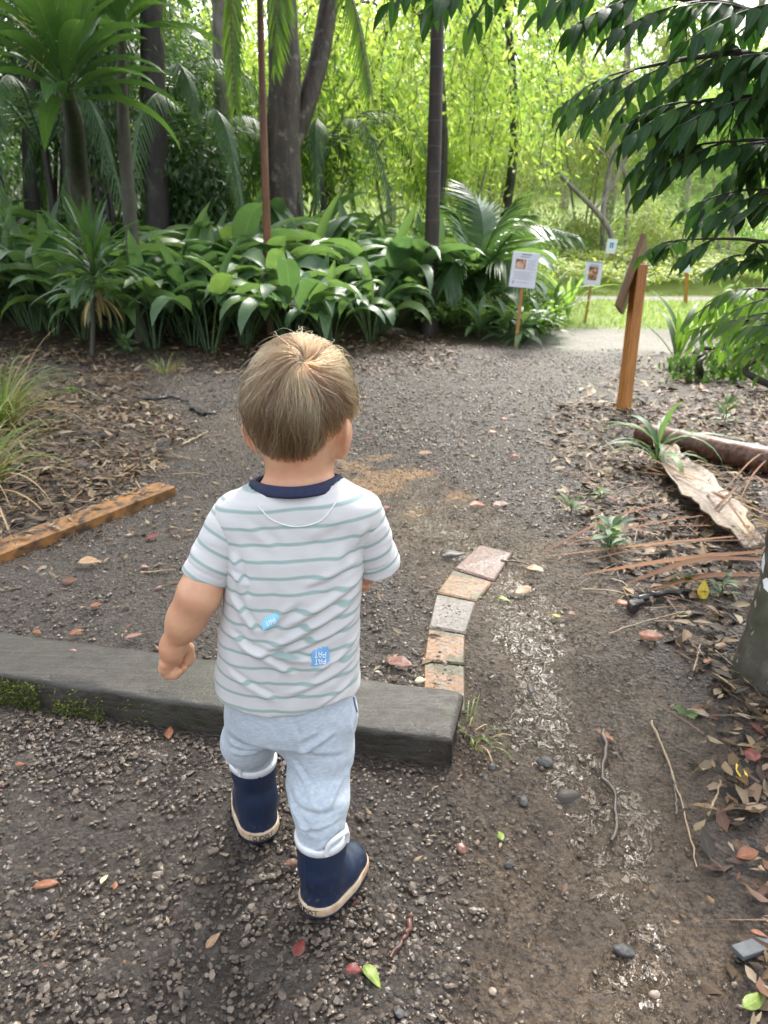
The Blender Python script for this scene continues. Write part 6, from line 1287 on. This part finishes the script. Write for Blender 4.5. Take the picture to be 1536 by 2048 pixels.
for k, (p, s_) in enumerate(zip(spine, sd)):
    u_ = k/25; w_ = (1+.12*rg0.normal())*(.036+.045*math.sin(math.pi*min(1, u_*1.1))**.8)
    for q in np.linspace(-1, 1, 9): V.append(p+s_*q*w_+np.array([0, 0, .016*q*q*(1+.5*math.sin(k*.9))-.012*math.cos(q*9)*.4+.004*hash_noise(np.array([q*8]), np.array([k*.3]), .5, 3)[0]]))
i = np.arange(25)[:, None]*9; j = np.arange(8)[None]; m, nt, out = newmat('dry_sheath'); n1 = noise(nt, 5, 6, .6, coords(nt, (9, 9, 9))); n0 = noise(nt, 4, 3, .5, coords(nt)); c = ramp(nt, n1.outputs[0], [(.3, (.07, .042, .022)), (.5, (.12, .075, .040)), (.7, (.23, .155, .088))]); c = mix(nt, ramp(nt, n0.outputs[0], [(.55, 0.), (.68, .5)]), c, (.30, .19, .05)); bsdf(nt, out, Base_Color=c, Roughness=.45, Normal=bump(nt, n1.outputs[0], .8, .008)); o = mk('sheath', V, np.stack([i+j, i+j+1, i+9+j+1, i+9+j], -1).reshape(-1, 4), m, t)
md = o.modifiers.new('thickness', 'SOLIDIFY'); md.thickness = .006
rg = np.random.default_rng(55); mb = MB()
for (p0, p1, w_) in (((1085, 1118), (1330, 1045), .016), ((1090, 1112), (1400, 1070), .014), ((1085, 1122), (1500, 1108), .016), ((1150, 1142), (1520, 1118), .012), ((1170, 1158), (1530, 1140), .03), ((1250, 1180), (1530, 1160), .034), ((1300, 1190), (1530, 1190), .03), ((1240, 925), (1536, 1060), .018), ((1250, 940), (1420, 1010), .012), ((1260, 955), (1400, 1000), .010), ((1230, 930), (1380, 985), .012), ((1380, 1080), (1470, 1010), .012), ((1400, 1000), (1500, 1110), .010), ((1480, 960), (1536, 1010), .012), ((1320, 1060), (1536, 1085), .014), ((1470, 1030), (1540, 940), .008), ((1440, 1000), (1540, 930), .008)):
    A_, B_ = PG(*p0)+Vector((0, 0, rg.uniform(.008, .03))), PG(*p1)+Vector((0, 0, rg.uniform(.04, .09))); M_ = (A_+B_)/2+Vector((rg.uniform(-.02, .02), rg.uniform(-.02, .02), rg.uniform(.0, .05))); c = bez([A_, M_, B_], 10); T = nrmz(np.gradient(c, axis=0)); s_ = nrmz(np.cross(T, [0, 0, 1.])); ww = w_*np.sin(np.linspace(.25, 2.6, 10))[:, None]*.5; V = np.stack([c-s_*ww+np.array([0, 0, .3])*ww, c, c+s_*ww+np.array([0, 0, .3])*ww], 1); i = np.arange(9)[:, None, None]*3; mb.add(V.reshape(-1, 3), (i+np.array([[0, 1, 4, 3], [1, 2, 5, 4]])[None]).reshape(-1, 4), np.zeros((30, 2)))
mb.build('dry_leaflets', M_DRYFROND, t)
mb = MB()   # a fan of pale thin leaflets on the far side of the sheath
for k in range(26):
    u_ = k/25; p = spine[2+int(u_*20)]; e = p+np.array([.16+.05*rg.uniform(), .02+rg.uniform(-.03, .05), -.03]); A_ = np.array([p+np.array([.04, 0, -.02]), (p+e)/2+np.array([0, 0, .03]), e]); mb.tube(bez(A_, 7), np.linspace(.003, .0012, 7), 4)
mb.build('pale_leaflets', M_STRAW, t)
def stick(name, label, cat, px, r, mat, lift=.006, seed=0, n=18):
    pts = [PG(*q)+Vector((0, 0, lift+r*.7)) for q in px]; mb = MB(); c_ = bez(pts, n)+np.random.default_rng(seed).normal(0, r*.45, (n, 3))*np.array([1, 1, .4]); mb.tube(c_, np.linspace(r, r*.45, n)*np.random.default_rng(seed+1).uniform(.75, 1.2, n), 8, True, .12, seed); tag(mb.build(name, mat, origin=tuple(pts[0])), label, cat)
M_TWIG = simple('wet_twig', (.045, .032, .024), (.10, .072, .05), 30, .35); M_TWIGL = simple('pale_twig', (.22, .15, .085), (.34, .25, .15), 30, .5); M_BLACKBARK = simple('black_wet_bark', (.014, .012, .012), (.04, .034, .032), 20, .3)
stick('twig', 'dark crooked twig lying along the water of the channel', 'twig', [(1206, 1470), (1212, 1500), (1206, 1545), (1222, 1590), (1232, 1650), (1225, 1690)], .007, M_TWIG, .004, 1)
stick('twig', 'long thin forked twig on the mud right of the channel', 'twig', [(1302, 1445), (1325, 1500), (1350, 1570), (1375, 1660), (1395, 1740)], .0035, M_TWIGL, .004, 2); stick('bark_strip', 'dark curved bark strip on the mud below the fallen frond', 'bark strip', [(1258, 1222), (1285, 1203), (1330, 1195), (1385, 1190)], .013, M_BLACKBARK, .004, 3)
stick('twig', 'straw-coloured twig on the gravel left of the child', 'twig', [(283, 1150), (310, 1148), (352, 1143)], .004, M_TWIGL, .006, 4); stick('twig', 'pale stick across the soil behind the plank end', 'twig', [(365, 893), (395, 878), (418, 866)], .007, M_TWIGL, .006, 5)
stick('twig', 'thin brown twig reaching from the pinkish brick', 'twig', [(1000, 1128), (1040, 1130), (1065, 1140)], .004, M_TWIG, .008, 6); stick('twig', 'reddish bark sliver on the lower gravel', 'twig', [(822, 1840), (812, 1880), (785, 1925)], .006, simple('red_bark', (.07, .025, .018), (.12, .05, .03), 30, .4), .006, 7)
ca_, cb_ = PG(1470, 1925), PG(1540, 1886); mb = MB(); mb.box((np.array(ca_)+np.array(cb_))/2+np.array([0, 0, .012]), ((cb_-ca_).length, .026, .009), rot_to((.1, .1, 1), cb_-ca_), .002); tag(mb.build('wood_chip', simple('grey_wood', (.05, .055, .06), (.12, .125, .13), 30, .6, .5), origin=tuple(ca_)), 'grey flat wood chip at the lower right edge', 'wood chip')
stick('bark_strip', 'black rotting frond piece on the soil beyond the plank', 'bark strip', [(268, 800), (310, 803), (340, 797), (375, 806)], .014, M_BLACKBARK, .004, 9); stick('bark_strip', 'second black rotting piece nearer the path', 'bark strip', [(385, 820), (410, 832), (432, 828)], .016, M_BLACKBARK, .004, 10)
for k, (p0, p1) in enumerate((((150, 880), (270, 900)), ((180, 905), (330, 925)), ((60, 895), (180, 900)), ((190, 860), (300, 885)), ((20, 890), (110, 905)), ((345, 955), (425, 958)))): stick('dead_stem', ['long straw stem below the tussock', 'straw stem reaching the path', 'straw stem under the tussock blades', 'upper straw stem on the litter', 'short straw stem at the left edge', 'straw stem just beyond the plank end'][k], 'dead stem', [p0, ((p0[0]+p1[0])/2, (p0[1]+p1[1])/2-4), p1], .004, M_TWIGL, .012, 20+k)
for k, (p0, p1) in enumerate((((1165, 1185), (1270, 1200)), ((1225, 1165), (1262, 1190)), ((1215, 1275), (1370, 1230)), ((1385, 1350), (1398, 1290)), ((1240, 1130), (1150, 1180)), ((1420, 1440), (1536, 1448)), ((1430, 1310), (1536, 1420)), ((1415, 1640), (1440, 1570)), ((1350, 1640), (1340, 1560)))): stick('dead_stem', ['pale straight stem on the mud by the bark strip', 'short pale stem by the tiny sprout', 'frayed stem under the yellow leaf', 'bent pale stem near the painted trunk', 'thin stem hanging below the bushy seedling', 'dark stem across the litter at the right edge', 'reddish stem at the foot of the painted trunk', 'thin root on the litter edge', 'thin root on the mud edge'][k], 'dead stem', [p0, ((p0[0]+p1[0])/2+4, (p0[1]+p1[1])/2-4), p1], .003, M_TWIGL if k in (0, 1, 2, 3, 7) else M_TWIG, .01, 40+k)

# ------------------------------------------------------------------ single fallen leaves one can point to
def leafcol(name, c1, c2, rough=.5):
    m, nt, out = newmat(name); n1 = noise(nt, 60, 5, .6, coords(nt)); u = N(nt, 'ShaderNodeSeparateXYZ', {0: nt.nodes.new('ShaderNodeUVMap').outputs[0]}); rb = mth(nt, 'SUBTRACT', 1, mth(nt, 'MULTIPLY', mth(nt, 'ABSOLUTE', mth(nt, 'SUBTRACT', u.outputs[0], .5)), 18), clamp=True); c = ramp(nt, n1.outputs[0], [(.35, c1), (.65, c2)]); c = mix(nt, mth(nt, 'MULTIPLY', rb, .4), c, tuple(min(1, q*1.8) for q in c2)); bsdf(nt, out, Base_Color=c, Roughness=rough, Normal=bump(nt, n1.outputs[0], .3, .002)); return m
LC_ = {'red': leafcol('fallen_red', (.09, .018, .014), (.22, .04, .028)), 'orange': leafcol('fallen_orange', (.13, .045, .018), (.30, .105, .04)), 'tan': leafcol('fallen_tan', (.22, .125, .06), (.38, .25, .14)), 'yellow': leafcol('fallen_yellow', (.50, .34, .02), (.70, .52, .05)), 'brown': leafcol('fallen_brown', (.08, .035, .02), (.16, .07, .035)), 'dark': leafcol('fallen_dark', (.025, .018, .014), (.055, .04, .03)), 'green': leafcol('fallen_green', (.12, .19, .03), (.26, .32, .06)), 'pink': leafcol('fallen_pink', (.16, .075, .055), (.30, .16, .12)), 'cream': leafcol('fallen_cream', (.50, .42, .22), (.66, .58, .36))}
FLV = [((95, 1778), 46, 'orange', 20, 'orange curled leaf on the gravel at the lower left'), ((210, 1768), 24, 'cream', 80, 'torn cream leaf on the gravel right of the orange one'), ((232, 1783), 18, 'orange', 100, 'scrap of orange leaf beside the torn cream leaf'), ((428, 1890), 40, 'tan', 60, 'glossy tan leaf below the left boot'), ((600, 1905), 44, 'red', 70, 'dark red leaf on the gravel below the right boot'), ((708, 1950), 34, 'red', 0, 'red half of a leaf at the bottom centre'), ((745, 1962), 52, 'green', -50, 'rolled yellow-green leaf at the bottom centre'), ((585, 1735), 40, 'brown', 10, 'red-brown leaf between the boots'), ((715, 1770), 44, 'orange', 60, 'rusty leaf under the toe of the right boot'), ((1000, 1680), 30, 'green', 100, 'lime green leaf alone on the mud'),
 ((840, 1370), 24, 'cream', 0, 'round cream husk at the sleeper back edge'), ((800, 1340), 60, 'pink', -30, 'pale curled leaf in the corner by the sleeper'), ((785, 1325), 44, 'brown', 60, 'brown leaf tucked in the corner by the sleeper'), ((1145, 1235), 26, 'brown', -20, 'brown leaf in the wet channel'), ((1112, 1240), 24, 'yellow', -50, 'small yellow leaf beside the brown leaf in the channel'), ((1045, 1190), 40, 'tan', 20, 'tan leaf at the head of the wet channel'), ((1008, 1205), 30, 'green', -30, 'olive leaf beside the grey brick'), ((1070, 1148), 42, 'tan', -30, 'tan leaf on the mud past the pinkish brick'), ((1300, 1285), 50, 'orange', -35, 'ochre rolled leaf on the mud by the painted trunk'), ((1245, 1215), 34, 'orange', -40, 'ochre leaf at the end of the curved bark'), ((1405, 1195), 44, 'yellow', 80, 'bright yellow fluted leaf near the painted trunk'),
 ((1415, 1330), 26, 'orange', 30, 'small orange leaf at the foot of the trunk'), ((1440, 1300), 30, 'tan', 20, 'tan leaf against the painted trunk'), ((1500, 1518), 52, 'red', 80, 'crimson narrow leaf at the right edge'), ((1478, 1555), 40, 'yellow', 90, 'yellow-tan leaf under the crimson leaf'), ((1512, 1625), 48, 'tan', 10, 'large tan crumpled leaf at the right edge'), ((1492, 1720), 44, 'orange', 10, 'orange torn leaf below the tan crumpled leaf'), ((1516, 1878), 30, 'orange', -30, 'orange scrap above the grey wood chip'), ((1210, 1480), 50, 'orange', -60, 'rusty leaf stuck under the crooked twig'), ((850, 915), 32, 'tan', -20, 'tan leaf in the middle of the path behind the head'), ((738, 885), 26, 'red', 0, 'red-brown leaf right of the ear'), ((1028, 918), 24, 'red', 0, 'red leaf on the path towards the lectern'), ((985, 868), 22, 'orange', 0, 'orange leaf lying further up the path'), ((1010, 842), 20, 'red', 20, 'little red leaf far up the path'), ((955, 1015), 44, 'orange', 15, 'pair of rusty leaf halves on the mud'), ((1000, 1018), 40, 'brown', 0, 'dark brown leaf next to the rusty halves'), ((772, 1022), 20, 'red', 0, 'scarlet leaf right of the sleeve'),
 ((305, 1082), 30, 'red', 20, 'red and yellow leaf on the gravel near the plank'), ((320, 1182), 22, 'pink', 40, 'faded pink leaf on the gravel left of the elbow'), ((192, 1220), 28, 'orange', 0, 'orange leaf on the gravel left of the forearm'), ((290, 1140), 20, 'pink', 0, 'small pink leaf above the straw twig'), ((268, 1282), 36, 'pink', 10, 'pink leaf at the back of the sleeper'), ((155, 1272), 30, 'orange', 30, 'orange-brown leaf behind the sleeper'), ((75, 1272), 22, 'orange', -20, 'bent orange leaf at the left behind the sleeper'), ((340, 1475), 34, 'orange', 100, 'rust coloured leaf below the sleeper'), ((42, 1538), 20, 'orange', 0, 'small orange leaf at the left on the lower gravel'), ((180, 1135), 54, 'tan', -5, 'long pale leaf on the gravel by the grass blade'), ((140, 1170), 36, 'brown', -5, 'dark red leaf by the grass blade tip'), ((250, 843), 30, 'red', 0, 'red leaf on the soil beyond the tussock'), ((200, 940), 18, 'red', 0, 'small red leaf in the litter beyond the plank'), ((290, 985), 18, 'red', 0, 'little red leaf by the plank end'), ((150, 1323), 15, 'pink', -10, 'tiny pink petal on the sleeper top'), ((905, 1118), 60, 'dark', 10, 'dark dead leaf against the pinkish brick'), ((1060, 1385), 36, 'dark', 90, 'black leaf standing in the channel mud'), ((1135, 1602), 50, 'dark', 0, 'dark curled leaf on the mud beside the water'), ((1508, 2012), 60, 'green', 25, 'yellow-green leaf in the bottom right corner')]
rg = np.random.default_rng(66)
for (p, ln, col, ang, lb) in FLV:
    b = PG(*p); a_ = b; k_ = (b-Vector((0, 0, CAM_H))).length; L = ln/FPX*k_*.92; az = math.radians(ang); d = np.array([math.cos(az), math.sin(az), .05])
    if 'sleeper top' in lb: b.z = .074
    if 'yellow fluted' in lb: d = np.array([.1, .3, .8]); b.z += .0
    v, f, q = leaves([np.array(b)-d*L*.5+np.array([0, 0, .013 if L < .06 else .018])], [d], [[rg.uniform(-.3, .3), rg.uniform(-.5, .0), 1]], L, L*rg.uniform(.36, .62), 7, ['ovate', 'lance'][int(rg.integers(2))], rg.uniform(.1, .5), rg.uniform(-.2, .25))
    v = v+.05*L*np.stack([0*v[:, 0], 0*v[:, 0], hash_noise(v[:, 0], v[:, 1], L*.2, int(ln))], -1)*2
    o = mk('fallen_leaf', v, f, LC_[col], uv=q, origin=tuple(b)); tag(o, lb, 'leaf', 'single fallen leaves'); md = o.modifiers.new('thickness', 'SOLIDIFY'); md.thickness = .0008
# single stones
def stone(px, py, size, label, mat, seed, flat=.7):
    b = PG(px, py); rg = np.random.default_rng(seed); V = ICO_V*(1+.3*rg.uniform(-1, 1, (12, 1)))*np.array([1, .75, .55])*size/2; V = V@rand_rot(1, rg)[0]; V[:, 2] *= flat; o = mk('stone', V+np.array(b)+np.array([0, 0, size*.12]), ICO_F, mat, smooth=False, origin=tuple(b)); md = o.modifiers.new('round', 'BEVEL'); md.width = size*.06; md.segments = 2; tag(o, label, 'stone', 'single stones on the mud')
M_ST1 = simple('wet_dark_stone', (.03, .029, .028), (.075, .07, .066), 90, .5, .8, .004); M_ST2 = simple('pale_stone', (.30, .22, .17), (.42, .34, .28), 60, .4)
for k, (px, py, s_, lb, mt) in enumerate(((1088, 1528, .042, 'flat grey stone beside the wet channel', M_ST1), (1048, 1606, .034, 'black lump of stone left of the dark curled leaf', M_ST1), (1308, 1992, .026, 'pale pinkish stone in the channel near the bottom', M_ST2), (985, 1538, .03, 'dark stone off the end of the sleeper', M_ST1), (970, 1560, .022, 'small grey stone near the end of the sleeper', M_ST1), (985, 1325, .02, 'stone near the orange bricks', M_ST1), (1018, 1732, .028, 'slate grey stone left of the channel below the lime leaf', M_ST1), (258, 1073, .03, 'round tan stone beside the plank', M_ST2), (1245, 1905, .05, 'broad flat stone in the mud at the lower right', M_ST1), (922, 1700, .03, 'brick-red stone chip at the edge of the gravel', simple('brick_chip', (.14, .06, .04), (.22, .10, .07), 60, .4)), (985, 1985, .024, 'whitish pebble at the bottom of the mud', M_ST2), (800, 2030, .03, 'dark stone in the gravel at the very bottom', M_ST1))): stone(px, py, s_, lb, mt, 800+k)
